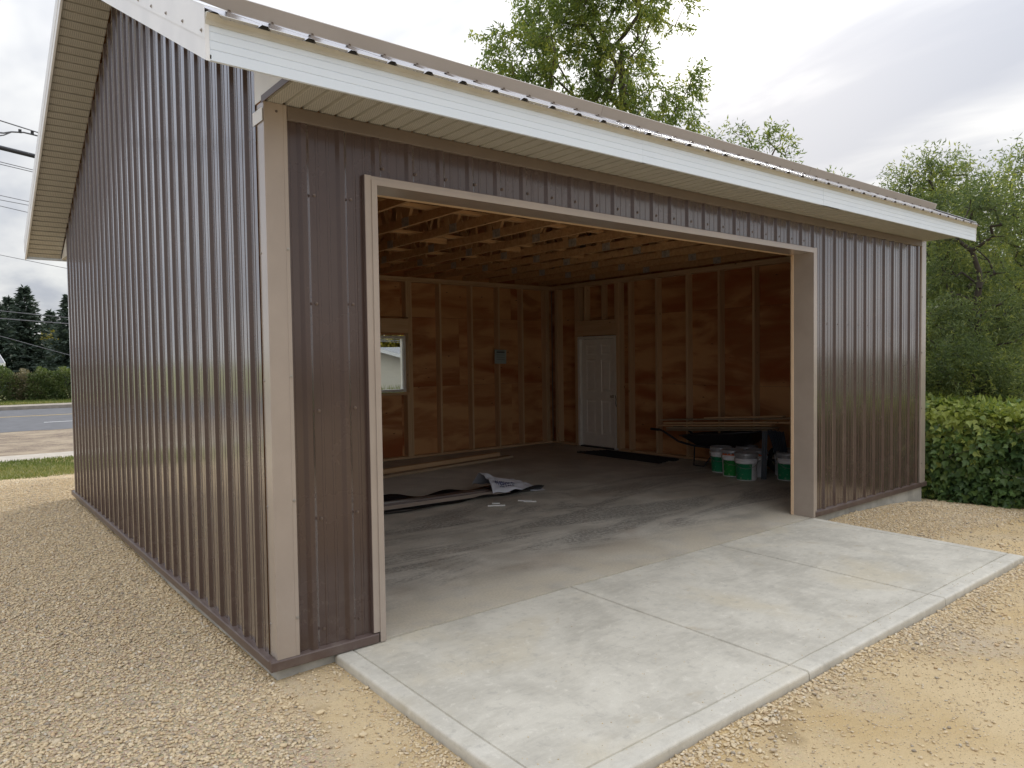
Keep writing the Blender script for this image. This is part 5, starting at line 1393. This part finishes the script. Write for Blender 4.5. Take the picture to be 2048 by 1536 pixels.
# creeper hedge along the right boundary
def creeper_hedge():
    r = np.random.default_rng(31)
    root = empty('creeper_hedge', (9.6, 1.0, -0.3), 'waist high hedge smothered in green creeper leaves beside the garage', 'hedge')
    b = np.array([9.6, 1.0, -0.3])
    n = 36000
    y = r.uniform(-4.2, 6.5, n); s = r.random(n)
    # cross-section: front face, rounded top, back
    def surf(y, s):
        bul = 0.10 * np.sin(1.9 * y + 0.6) + 0.07 * np.sin(4.3 * y + 2.0) + 0.05 * np.sin(8.1 * y)
        topz = 0.95 + 0.07 * np.sin(1.3 * y + 1.1) + 0.05 * np.sin(3.7 * y)
        x = np.empty_like(y); z = np.empty_like(y); nx = np.empty_like(y); nz = np.empty_like(y)
        a = s < 0.62; t = np.clip(s / 0.62, 0, 1)
        x[a] = (8.93 + 0.10 * np.abs(np.sin(6 * t + 1.7 * y))[a] * 0.6 - bul[a] * (0.4 + t[a]) + 0.20 * np.clip(t[a] - 0.8, 0, 1) * 2)
        z[a] = -0.27 + (topz[a] + 0.20) * t[a]; nx[a] = -1; nz[a] = 0.15 + 0.5 * np.clip(t[a] - 0.7, 0, 1)
        q = np.clip((s - 0.62) / 0.38, 0, 1)
        x[~a] = 9.03 + 1.0 * q[~a]; z[~a] = topz[~a] - 0.05 + 0.08 * np.sin(np.pi * q[~a]); nx[~a] = -0.15; nz[~a] = 1
        return x, z, nx, nz
    x, z, nx, nz = surf(y, s)
    dep = r.random(n) ** 1.6 * 0.22
    N = unit(np.stack([nx, np.zeros(n), nz], 1))
    P = np.stack([x, y, z], 1) - N * dep[:, None] + r.normal(size=(n, 3)) * 0.035
    P[:, 2] = np.maximum(P[:, 2], -0.26)
    Dn = unit(N * 0.55 + np.array([0, 0, -0.55]) + r.normal(size=(n, 3)) * 0.5)
    L = 0.092 * (0.55 + 0.75 * r.random(n)); Wd = L * (0.62 + 0.25 * r.random(n))
    # broad five cornered leaves
    side = unit(np.cross(Dn, N + r.normal(size=(n, 3)) * 0.25)); nor = np.cross(side, Dn)
    def pt(a, bb, c): return P + Dn * (L * a)[:, None] + side * (Wd * bb)[:, None] + nor * (L * c)[:, None]
    V = np.stack([pt(0, 0, 0), pt(0.12, 0.42, 0.06), pt(0.5, 0.52, 0.10), pt(0.55, 0.25, 0.04), pt(1.0, 0, -0.10), pt(0.55, -0.25, 0.04), pt(0.5, -0.52, 0.10), pt(0.12, -0.42, 0.06)], 1).reshape(-1, 3)
    k = np.arange(n)[:, None] * 8
    F = np.concatenate([k + np.array([q]) for q in ((0, 1, 3), (1, 2, 3), (0, 3, 4), (0, 4, 5), (0, 5, 7), (7, 5, 6))], 0)
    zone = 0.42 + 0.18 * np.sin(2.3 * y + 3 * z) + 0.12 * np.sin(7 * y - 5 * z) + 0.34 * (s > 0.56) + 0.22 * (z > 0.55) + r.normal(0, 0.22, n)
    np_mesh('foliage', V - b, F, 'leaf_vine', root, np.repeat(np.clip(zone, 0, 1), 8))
    # upright shoots on top and dry stems poking out of the face
    st = MB()
    for i in range(46):
        yy = r.uniform(-4, 6); zz = r.uniform(-0.1, 0.9); xx = 8.86 - 0.06 * r.random()
        st.tube([(xx + 0.10 - 9.6, yy - 1.0, zz + 0.3), (xx - 9.6, yy - 1.0 + r.normal() * 0.1, zz + 0.3 + r.normal() * 0.1), (xx - 0.03 - 9.6, yy - 1 + r.normal() * 0.2, zz + 0.3 + r.normal() * 0.22)], [0.004, 0.003, 0.0015], 4)
    st.obj('dry_stem', 'bark', root)['kind'] = 'stuff'
    core = MB().box((-0.20, -5.0, 0.02), (0.5, 5.4, 0.95)); core.obj('woody_core', 'bark_dark', root)
    m = 1500
    y = r.uniform(-4, 6, m); P = np.stack([r.uniform(9.05, 9.9, m), y, 0.94 + 0.10 * r.random(m)], 1); Dn = unit(r.normal(size=(m, 3)) * 0.6 + np.array([0, 0, 0.8])); L = 0.06 + 0.08 * r.random(m)
    V, F = leaves(P - b, Dn, L, L * 0.45, r); np_mesh('shoots', V, F, 'leaf_vine', root, np.repeat(np.clip(r.normal(0.85, 0.15, m), 0, 1), 4))['kind'] = 'stuff'
creeper_hedge()

# spruces across the street
def spruce(loc, h, rad, seed, label):
    r = np.random.default_rng(seed); root = empty('spruce_tree', loc, label, 'tree', 'spruces across the street')
    V0, F0 = branch_mesh(np.array([[0, 0, 0], [0, 0, h * 0.5], [0, 0, h * 0.98]]), np.array([-1, 0, 1]), np.array([0.16, 0.10, 0.02]) * h / 8, 7)
    np_mesh('trunk', V0, F0, 'bark_dark', root)
    Ps, Ds, Ls, Tn = [], [], [], []
    z = 0.06 * h
    while z < h * 0.985:
        f = 1 - z / h; rr = rad * (f ** 0.85) * (0.8 + 0.35 * r.random()); nb = int(6 + 5 * f)
        a0 = r.random() * 6.28
        for k in range(nb):
            a = a0 + 6.283 * k / nb + r.normal() * 0.22; bl = rr * (0.65 + 0.55 * r.random()); tb = np.clip(r.normal(0.4, 0.25), 0, 1)
            m = max(3, int(bl / 0.14)); q = (np.arange(m) + 0.6) / m
            base = np.stack([np.cos(a) * bl * q, np.sin(a) * bl * q, z - 0.32 * bl * q + 0.28 * bl * q ** 2.2], 1)
            for rep in range(4):
                n_ = len(base)
                Ps.append(base + r.normal(size=(n_, 3)) * 0.03); d = np.array([np.cos(a), np.sin(a), -0.1]) + r.normal(size=(n_, 3)) * np.array([0.75, 0.75, 0.35]); Ds.append(unit(d)); Ls.append(0.16 + 0.20 * r.random(n_)); Tn.append(np.full(n_, tb) + r.normal(0, 0.15, n_) + 0.25 * (q > 0.8))
        z += 0.13 + 0.12 * f
    P, Dn, L, tn = map(np.concatenate, (Ps, Ds, Ls, Tn))
    V, F = leaves(P, Dn, L * 1.25, L * 0.42, r, 0.1); np_mesh('crown', V, F, 'leaf_spruce', root, np.repeat(np.clip(tn, 0, 1), 4)); return root
def ray_xy(az, dist): return (CAM.x + dist * math.sin(R(az)), CAM.y + dist * math.cos(R(az)))
for az, dist, h, rad, seed, lab in ((5.05, 62, 7.45, 2.7, 41, 'tallest dark spruce across the street, with a full cone'), (4.2, 66, 7.0, 2.3, 42, 'spruce with a thin top just left of the tallest one'), (3.5, 60, 6.2, 2.0, 46, 'spruce at the left edge of the view'), (6.45, 70, 6.2, 2.2, 43, 'shorter spruce between the tallest one and the garage wall'), (7.55, 58, 6.7, 2.4, 44, 'spruce half hidden by the garage corner'), (2.2, 62, 7.0, 2.4, 45, 'spruce standing just left of the view by the white house'), (5.9, 60, 2.9, 1.6, 48, 'young spruce in front of the yellow maple')):
    x, y = ray_xy(az, dist); spruce((x, y, -0.15), h, rad, seed, lab)
x, y = ray_xy(6.35, 65)
tree('yellow_maple', (x, y, -0.15), (x, y, 3.0), [(x, y, 3.5, 0.7, 0.6, 0.6), (x + 0.4, y, 3.1, 0.6, 0.5, 0.6)], 'small yellow green maple among the dark spruces', 34, 44, 0.17, 0.10, 'leaf_yellow', 51, spread=0.22, droop=0.3, tip_r=0.01, tint_bias=-0.25)

def shrub(loc, rx, ry, h, n, mat, seed, label, leaf=0.10):
    r = np.random.default_rng(seed); root = empty('hedge_shrub', loc, label, 'shrub', 'hedge shrubs across the road')
    d = unit(r.normal(size=(n, 3))); d[:, 2] = np.abs(d[:, 2]) * 1.0
    sup = (np.abs(d[:, 0]) ** 3.2 + np.abs(d[:, 1]) ** 3.2 + np.abs(d[:, 2]) ** 3.2) ** (1 / 3.2)
    d = d / sup[:, None]
    P = d * np.array([rx, ry, h]) * (0.72 + 0.30 * r.random((n, 1))) * (1 + 0.07 * np.sin(d[:, :1] * 7 + d[:, 2:3] * 9 + seed))
    low = r.random(n) < 0.25; P[low, 2] *= r.random(low.sum())
    P[:, 2] = np.maximum(P[:, 2], 0.02)
    Dn = unit(d + r.normal(size=(n, 3)) * 0.8); L = leaf * (0.6 + 0.8 * r.random(n)); V, F = leaves(P, Dn, L, L * 0.6, r)
    tn = 0.35 + 0.25 * P[:, 2] / h + 0.15 * np.sin(P[:, 0] * 5 + P[:, 2] * 6) + r.normal(0, 0.18, n)
    np_mesh('foliage', V, F, mat, root, np.repeat(np.clip(tn, 0, 1), 4))
    st = MB()
    for k in range(7):
        a = r.random() * 6.28; st.tube([(0.12 * math.cos(a), 0.12 * math.sin(a), -0.05), (0.45 * rx * math.cos(a), 0.45 * ry * math.sin(a), h * 0.5), (0.65 * rx * math.cos(a), 0.65 * ry * math.sin(a), h * 0.85)], [0.03, 0.02, 0.008], 5)
    st.obj('stems', 'bark_dark', root)
for az, dist, rx, h, mat, seed, lab, n in ((3.45, 44.5, 1.05, 1.72, 'leaf_shrub', 61, 'round green shrub at the left edge across the road', 5200), (4.9, 44.6, 0.72, 1.52, 'leaf_dry', 62, 'greyish brown half bare shrub in the hedge across the road', 3200), (6.0, 44.3, 0.85, 1.58, 'leaf_shrub', 63, 'trimmed dark green hedge shrub right of the brown one', 5200), (7.5, 44.0, 1.15, 1.62, 'leaf_shrub', 64, 'trimmed hedge shrub partly hidden behind the garage corner', 5200), (1.6, 45.0, 1.3, 1.75, 'leaf_shrub', 65, 'hedge shrub just outside the left edge of the view', 4200), (10.2, 44.0, 1.5, 1.6, 'leaf_shrub', 66, 'hedge shrub wholly behind the garage wall across the road', 3000)):
    x, y = ray_xy(az, dist); shrub((x, y, -0.15), rx, 0.7, h, n, mat, seed, lab)

# grass blades on the lawn (uncountable)
def grass(name, x0, x1, y0, y1, n, h, z, label, seed):
    r = np.random.default_rng(seed); x = r.uniform(x0, x1, n); y = r.uniform(y0, y1, n) - 0.045 * x
    P = np.stack([x, y, np.full(n, z)], 1); Dn = unit(np.stack([r.normal(0, 0.45, n), r.normal(0, 0.45, n), np.ones(n)], 1)); L = h * (0.4 + 0.9 * r.random(n))
    V, F = leaves(P, Dn, L, L * 0.16 + 0.003, r, 0.05)
    tn = 0.45 + 0.3 * np.sin(0.9 * x + 1.7 * y) + r.normal(0, 0.22, n)
    tag(np_mesh(name, V, F, 'blade', None, np.repeat(np.clip(tn, 0, 1), 4)), label, 'grass', kind='stuff')
grass('lawn_grass', -3.0, 3.5, 10.85, 14.15, 26000, 0.065, -0.288, 'short green grass of the lawn strip behind the garage', 71)
grass('verge_grass', -1.5, 6.5, 36.6, 40.6, 14000, 0.12, -0.145, 'grass on the verge beyond the far kerb', 72)

# ------------------------------------------------------------------ houses across the street
def lap_mat(name, col):
    m, gg, b = material(name); v = wpos(gg); z = gg.n('ShaderNodeSeparateXYZ', in_0=v).outputs[2]
    gg.set(b.inputs['Base Color'], gg.mix(gg.noise(v, 1.5, 3), tuple(q * 0.94 for q in col), col)); b.inputs['Roughness'].default_value = 0.55
    bump(gg, b, gg.m('FRACT', gg.m('MULTIPLY', z, 1 / 0.2)), 0.8, 0.03); return m
M['lap_cream'] = lap_mat('cream_lap_siding', (0.66, 0.61, 0.50)); M['lap_white'] = lap_mat('white_lap_siding', (0.72, 0.72, 0.70)); M['lap_green'] = lap_mat('pale_green_lap_siding', (0.58, 0.68, 0.62))
def shingle_mat():
    m, gg, b = material('grey_shingles'); v = wpos(gg)
    br = gg.n('ShaderNodeTexBrick'); gg.set(br.inputs['Vector'], stretch(gg, v, (1, 1, 1))); br.inputs['Scale'].default_value = 3.0
    br.inputs['Color1'].default_value = (0.20, 0.205, 0.22, 1); br.inputs['Color2'].default_value = (0.27, 0.275, 0.29, 1); br.inputs['Mortar'].default_value = (0.12, 0.12, 0.13, 1)
    gg.set(b.inputs['Base Color'], br.outputs[0]); b.inputs['Roughness'].default_value = 0.9; return m
M['shingle'] = shingle_mat()
def house(name, loc, rz, lx, ly, hw, hr, wall_mat, label, lap_rows=True, chimney=False):
    """gabled bungalow, ridge along local x; walls of individual lap boards on the two visible sides"""
    t = empty(name, loc, label, 'house'); t.rotation_euler = (0, 0, rz); ov = 0.45
    a, b = lx / 2, ly / 2
    v = []
    for x in (-a, a): v += [(x, -b, 0), (x, b, 0), (x, b, hw), (x, 0, hr), (x, -b, hw)]
    pydata('wall', v, [(4, 3, 2, 1, 0), (5, 6, 7, 8, 9), (0, 5, 9, 4), (1, 2, 7, 6), (0, 1, 6, 5)], wall_mat, t)
    k = (hr - hw) / b
    rf = MB()
    for s in (-1, 1):
        e = hw - k * ov
        q = [(-a - ov, s * (b + ov), e + 0.03), (a + ov, s * (b + ov), e + 0.03), (a + ov, 0, hr + 0.03), (-a - ov, 0, hr + 0.03)]
        q2 = [(x, y, z + 0.10) for x, y, z in q]; vv = q + q2
        fcs = [(0, 1, 2, 3), (7, 6, 5, 4), (0, 4, 5, 1), (1, 5, 6, 2), (3, 2, 6, 7), (0, 3, 7, 4)]
        rf.add(vv, fcs)
    ro = rf.obj('roof', 'shingle', t)
    for x in (-a - ov - 0.02, a + ov + 0.02):
        for s in (-1, 1): MB().bar((x, s * (b + ov), hw - k * ov + 0.03), (x, 0, hr + 0.03), 0.04, 0.17).obj('barge_board', 'vinyl', t)
    for s in (-1, 1): MB().box((-a - ov, s * (b + ov + 0.02) - 0.03, hw - k * ov - 0.08), (a + ov, s * (b + ov + 0.02) + 0.03, hw - k * ov + 0.12)).obj('gutter', 'vinyl', t)
    for x in (-a * 0.45, a * 0.45):
        for s in (-1, 1):
            wn = MB().box((x - 0.75, s * (b + 0.015) - 0.03, 1.0), (x + 0.75, s * (b + 0.015) + 0.03, 2.1)).obj('window', 'vinyl', t)
            MB().box((x - 0.66, s * (b + 0.05) - 0.004, 1.09), (x + 0.66, s * (b + 0.05) + 0.004, 2.01)).obj('pane', 'black_metal', wn)
    if chimney: MB().box((a * 0.3, -0.3, hr - 0.4), (a * 0.3 + 0.6, 0.3, hr + 0.7)).obj('chimney', 'foundation', ro)
    return t
# seen through the window: cream bungalow end and, behind it, a house with grey roof and pale green gable
x, y = ray_xy(27.2, 42); house('bungalow', (x, y, -0.15), R(90 - 27), 9.0, 11.0, 0.95, 2.55, 'lap_cream', 'cream sided bungalow seen through the garage window')
x, y = ray_xy(30.0, 60); gh = house('gabled_house', (x, y, -0.15), R(-29), 15.0, 7.0, 1.7, 2.75, 'lap_green', 'house with grey shingle roof and pale green gable behind the cream bungalow')
v = [(0.3, -4.4, 0), (5.9, -4.4, 0), (5.9, -4.4, 1.15), (3.1, -4.4, 2.72), (0.3, -4.4, 1.15), (0.3, 0, 0), (5.9, 0, 0), (5.9, 0, 1.15), (3.1, 0, 2.72), (0.3, 0, 1.15)]
pydata('gable_wing', v, [(0, 1, 2, 3, 4), (1, 6, 7, 2), (5, 0, 4, 9)], 'lap_green', gh)
for sx in (-1, 1):
    MB().bar((3.1 + sx * 3.2, -4.55, 0.93), (3.1, -4.55, 2.76), 0.30, 0.16).obj('barge_board', 'vinyl', gh)
    q = [(3.1 + sx * 3.2, -4.6, 0.98), (3.1, -4.6, 2.80), (3.1, 0, 2.80), (3.1 + sx * 3.2, 0, 0.98)]; pydata('wing_roof', q + [(a, b, c + 0.08) for a, b, c in q], [(0, 1, 2, 3), (7, 6, 5, 4), (0, 4, 5, 1), (1, 5, 6, 2), (2, 6, 7, 3), (3, 7, 4, 0)], 'shingle', gh)
x, y = ray_xy(29.0, 80)
tree('yellow_poplar', (x, y, -0.15), (x, y, 4.2), [(x - 2.4, y, 4.4, 2.0, 1.4, 1.5), (x, y, 4.6, 2.2, 1.4, 1.5), (x + 2.0, y, 4.2, 1.6, 1.2, 1.2), (x, y, 3.2, 3.0, 1.4, 1.2)], 'yellow autumn tree above the roofs in the garage window', 110, 70, 0.42, 0.28, 'leaf_yellow', 52, spread=0.7, droop=0.2, tip_r=0.02)
x, y = ray_xy(31.5, 84); spruce((x, y, -0.15), 8.0, 2.4, 47, 'dark spruce right of the yellow tree in the garage window')
# white eaved house beyond the spruces at the far left
x, y = ray_xy(1.2, 54); house('white_house', (x - 2.9, y + 2, -0.15), R(4), 9.2, 7.0, 2.0, 3.0, 'lap_white', 'white house with white eaves at the left edge behind the hedge')
x, y = ray_xy(8.2, 76); house('far_bungalow', (x, y, -0.15), R(2), 9.0, 7.0, 1.85, 2.7, 'lap_white', 'pale bungalow glimpsed between the spruce trunks')
# weeds and a low shed roof just behind the garage window
r_ = np.random.default_rng(81)
x, y = ray_xy(29.6, 26)
n = 1600; P = np.stack([x + r_.normal(0, 1.6, n), y + r_.normal(0, 0.5, n), np.full(n, -0.28)], 1); Dn = unit(np.stack([r_.normal(0, 0.22, n), r_.normal(0, 0.22, n), np.ones(n)], 1)); L = 0.5 + 0.7 * r_.random(n)
V, F = leaves(P, Dn, L, np.full(n, 0.03), r_); tag(np_mesh('tall_weeds', V, F, 'blade', None, np.repeat(np.clip(r_.normal(0.5, 0.2, n), 0, 1), 4)), 'tall thin weeds seen low in the garage window', 'weeds', kind='stuff')

# overhead wires along the street
WG = 'overhead wires along the street'
def wire(xa, za, xb, zb_, y, r, label, mat='black_metal'):
    k = (zb_ - za) / (xb - xa); pts = []
    for i in range(41):
        x = -26 + 60 * i / 40; pts.append((x, y - 0.045 * x, za + k * (x - xa) + 0.0016 * (x - xa) * (x - xb)))
    o = MB().tube(pts, r, 6).obj('overhead_wire', mat, None, smooth=True); tag(o, label, 'wire', WG)
M['wire'] = plain('grey_cable', (0.16, 0.16, 0.17), 0.6)
for xa, za, xb, zb_, y, r, lab in ((1.0, 11.0, 2.27, 10.74, 30, 0.022, 'topmost overhead wire beside the gable'), (0.96, 9.98, 2.15, 9.81, 30, 0.085, 'thick black overhead cable'), (0.95, 9.44, 2.06, 9.27, 30, 0.014, 'upper one of the two thin wires under the thick cable'), (0.95, 9.35, 2.06, 9.19, 30, 0.014, 'lower one of the two thin wires under the thick cable'),
        (0.91, 8.17, 1.86, 8.03, 30, 0.012, 'upper one of three thin wires in the middle of the sky strip'), (0.90, 8.0, 1.86, 7.89, 30, 0.012, 'middle one of three thin wires in the sky strip'), (0.89, 7.77, 1.81, 7.61, 30, 0.012, 'lowest one of three thin wires in the sky strip'), (0.84, 5.91, 2.95, 5.54, 30, 0.010, 'lone thin wire just under the gable eave'),
        (1.16, 4.15, 3.42, 3.93, 36, 0.018, 'wire crossing the top of the tallest spruce'), (1.15, 3.81, 3.85, 3.61, 36, 0.022, 'wire crossing the middle of the spruces'), (1.12, 3.02, 3.01, 2.39, 36, 0.014, 'sloping wire in front of the spruce skirts')):
    wire(xa, za, xb, zb_, y, r, lab, 'wire' if r < 0.05 else 'black_metal')
# looped service drop with two clamps at the top left
sd = empty('service_drop', (1.0, 30.0, 10.6), 'looped service cable with two clamps at the left edge of the sky', 'cable')
MB().tube([(-3.0, 0, -0.20), (-0.9, 0, -0.10), (0.1, 0, -0.04), (0.35, 0, 0.05), (0.75, 0, 0.10), (1.3, 0, 0.04)], 0.03, 6).obj('cable', 'wire', sd, smooth=True)
MB().tube([(-2.4, 0, -0.9), (-0.5, 0, -0.32), (0.1, 0, -0.12), (0.32, 0, 0.02)], 0.022, 6).obj('cable', 'wire', sd, smooth=True)
for xx in (0.62, 1.02): MB().box((xx - 0.05, -0.05, 0.06), (xx + 0.05, 0.05, 0.19)).obj('clamp', 'black_metal', sd)

# ------------------------------------------------------------------ loose stones (uncountable): instanced pebbles
def pebble_field(name, P, S, label, sub=2, mat='pebble'):
    """points with a scale each; geometry nodes put a lumpy stone on every point"""
    me = bpy.data.meshes.new(name); me.from_pydata([tuple(p) for p in P], [], [])
    a = me.attributes.new('size', 'FLOAT', 'POINT'); a.data.foreach_set('value', np.asarray(S, np.float32))
    o = bpy.data.objects.new(name, me); link(o); tag(o, label, 'gravel', kind='stuff')
    ng = bpy.data.node_groups.new(name, 'GeometryNodeTree')
    ng.interface.new_socket('Geometry', in_out='INPUT', socket_type='NodeSocketGeometry'); ng.interface.new_socket('Geometry', in_out='OUTPUT', socket_type='NodeSocketGeometry')
    N = ng.nodes; L = ng.links
    gi = N.new('NodeGroupInput'); go = N.new('NodeGroupOutput')
    ico = N.new('GeometryNodeMeshIcoSphere'); ico.inputs['Radius'].default_value = 0.5; ico.inputs['Subdivisions'].default_value = sub
    pos = N.new('GeometryNodeInputPosition'); nz = N.new('ShaderNodeTexNoise'); nz.inputs['Scale'].default_value = 2.3; nz.inputs['Detail'].default_value = 1.0
    L.new(pos.outputs[0], nz.inputs['Vector'])
    sub_ = N.new('ShaderNodeVectorMath'); sub_.operation = 'SUBTRACT'; L.new(nz.outputs['Color'], sub_.inputs[0]); sub_.inputs[1].default_value = (0.5, 0.5, 0.5)
    sc = N.new('ShaderNodeVectorMath'); sc.operation = 'SCALE'; L.new(sub_.outputs[0], sc.inputs[0]); sc.inputs['Scale'].default_value = 0.55
    sp = N.new('GeometryNodeSetPosition'); L.new(ico.outputs[0], sp.inputs['Geometry']); L.new(sc.outputs[0], sp.inputs['Offset'])
    sm = N.new('GeometryNodeSetShadeSmooth'); L.new(sp.outputs[0], sm.inputs[0])
    mt = N.new('GeometryNodeSetMaterial'); mt.inputs['Material'].default_value = M[mat]; L.new(sm.outputs[0], mt.inputs['Geometry'])
    m2p = N.new('GeometryNodeMeshToPoints'); L.new(gi.outputs[0], m2p.inputs['Mesh'])
    iop = N.new('GeometryNodeInstanceOnPoints'); L.new(m2p.outputs[0], iop.inputs['Points']); L.new(mt.outputs[0], iop.inputs['Instance'])
    rr = N.new('FunctionNodeRandomValue'); rr.data_type = 'FLOAT_VECTOR'; rr.inputs[0].default_value = (-0.35, -0.35, 0); rr.inputs[1].default_value = (0.35, 0.35, 6.283)
    L.new(rr.outputs[0], iop.inputs['Rotation'])
    rs = N.new('FunctionNodeRandomValue'); rs.data_type = 'FLOAT_VECTOR'; rs.inputs[0].default_value = (0.75, 0.6, 0.40); rs.inputs[1].default_value = (1.35, 1.0, 0.75); rs.inputs['Seed'].default_value = 5
    na = N.new('GeometryNodeInputNamedAttribute'); na.data_type = 'FLOAT'; na.inputs['Name'].default_value = 'size'
    vs = N.new('ShaderNodeVectorMath'); vs.operation = 'SCALE'; L.new(rs.outputs[0], vs.inputs[0]); L.new(na.outputs[0], vs.inputs['Scale'])
    L.new(vs.outputs[0], iop.inputs['Scale'])
    L.new(iop.outputs[0], go.inputs[0])
    md_ = o.modifiers.new('stones', 'NODES'); md_.node_group = ng
    return o
def scatter(n, x0, x1, y0, y1, seed, keep, smin, smax, sink=0.25):
    r = np.random.default_rng(seed); x = r.uniform(x0, x1, n); y = r.uniform(y0, y1, n)
    k = np.array([keep(a, b, q) for a, b, q in zip(x, y, r.random(n))], bool); x = x[k]; y = y[k]
    s = smin + (smax - smin) * r.random(len(x)) ** 1.7
    z = np.array([gz(a, b) for a, b in zip(x, y)]) + s * 0.30 * (0.4 + 0.6 * r.random(len(x)))
    return np.stack([x, y, z], 1), s
def outside(x, y):
    if x > 0.005 and x < W - 0.005 and 0.0 < y < D: return False
    if 0.345 < x < 5.72 and -1.895 < y < 0.1: return False
    return True
wob = lambda x, y: 0.35 * math.sin(1.3 * x + 0.7) + 0.25 * math.sin(2.9 * y + x) + 0.18 * math.sin(6.1 * x - 3.3 * y)
P1, S1 = scatter(250000, -3.0, 1.4, -1.4, 11.4, 91, lambda x, y, q: outside(x, y) and (x < 0.0 or y > D) and q < (1.0 if x > -1.7 else 0.5) * (1.0 if y < 6 else 0.7) and (y > 0.15 + 0.5 * wob(x, y) - 0.55 * x * -1 - 0.9 or q < 0.16), 0.0075, 0.024)
pebble_field('gravel_bed', P1, S1, 'loose tan pebbles covering the yard along the left wall', 2)
def front_keep(x, y, q):
    if not outside(x, y): return False
    dE = min(abs(y + 1.9) if 0.3 < x < 5.8 else 9, abs(x - 0.35) if -1.95 < y < 0 else 9, abs(x - 5.72) if -1.9 < y < 0 else 9)
    p = 0.16 + 0.85 * math.exp(-(dE / 0.13) ** 2) + 0.45 * max(0, wob(x * 1.5, y * 1.5))
    if x > 6.2 and y > -1.2: p = max(p, 0.75)
    if x < 0.3: p = max(p, 0.25 + 0.8 * max(0, wob(x * 1.7 + 2, y * 1.7)))
    return q < p
P2, S2 = scatter(90000, -1.6, 8.9, -4.2, 0.05, 92, front_keep, 0.007, 0.021)
pebble_field('edge_gravel', P2, S2, 'scattered pebbles on the sandy ground around the concrete apron', 2)
P3, S3 = scatter(130000, -1.4, 7.6, -4.0, 0.3, 93, lambda x, y, q: outside(x, y) and q < 0.55 + 0.6 * wob(2.2 * x, 2.2 * y), 0.0035, 0.0105)
pebble_field('fine_grit', P3, S3, 'fine grit sprinkled over the sandy ground', 1)
r_ = np.random.default_rng(96)
Pq = [scatter(9500, 0.3, 6.0, -2.22, -1.895, 97, lambda x, y, q: outside(x, y) and q < math.exp(-((y + 1.9) / (0.16 + 0.07 * math.sin(2.1 * x))) ** 2), 0.009, 0.026), scatter(2600, 0.06, 0.345, -1.9, -0.05, 98, lambda x, y, q: outside(x, y) and q < math.exp(-((x - 0.345) / 0.12) ** 2) * (0.5 + 0.5 * math.sin(4 * y)), 0.008, 0.022), scatter(9000, 5.75, 8.7, -1.1, 0.0, 99, lambda x, y, q: outside(x, y) and q < 0.9, 0.009, 0.026)]
pebble_field('border_gravel', np.concatenate([q[0] for q in Pq]), np.concatenate([q[1] for q in Pq]), 'band of coarse pebbles heaped along the edge of the concrete apron', 2)
P4, S4 = scatter(700, -1.6, 8.6, -4.2, 1.0, 94, lambda x, y, q: outside(x, y), 0.022, 0.042)
pebble_field('larger_stones', P4, S4, 'a few larger grey stones among the gravel', 2)
# crumbs of grit swept onto the apron and floor
r_ = np.random.default_rng(95)
n = 900; x = r_.uniform(0.45, 5.6, n); y = np.where(r_.random(n) < 0.4, r_.uniform(0.2, 3.2, n), -1.83 + 1.8 * r_.random(n) ** 2.2); P5 = np.stack([x, y, np.where(y > 0, 0.002, -0.004 + 0.008 * y + 0.001)], 1)
pebble_field('floor_grit', P5, 0.003 + 0.006 * r_.random(n) ** 2, 'crumbs of grit on the concrete floor and apron', 1)
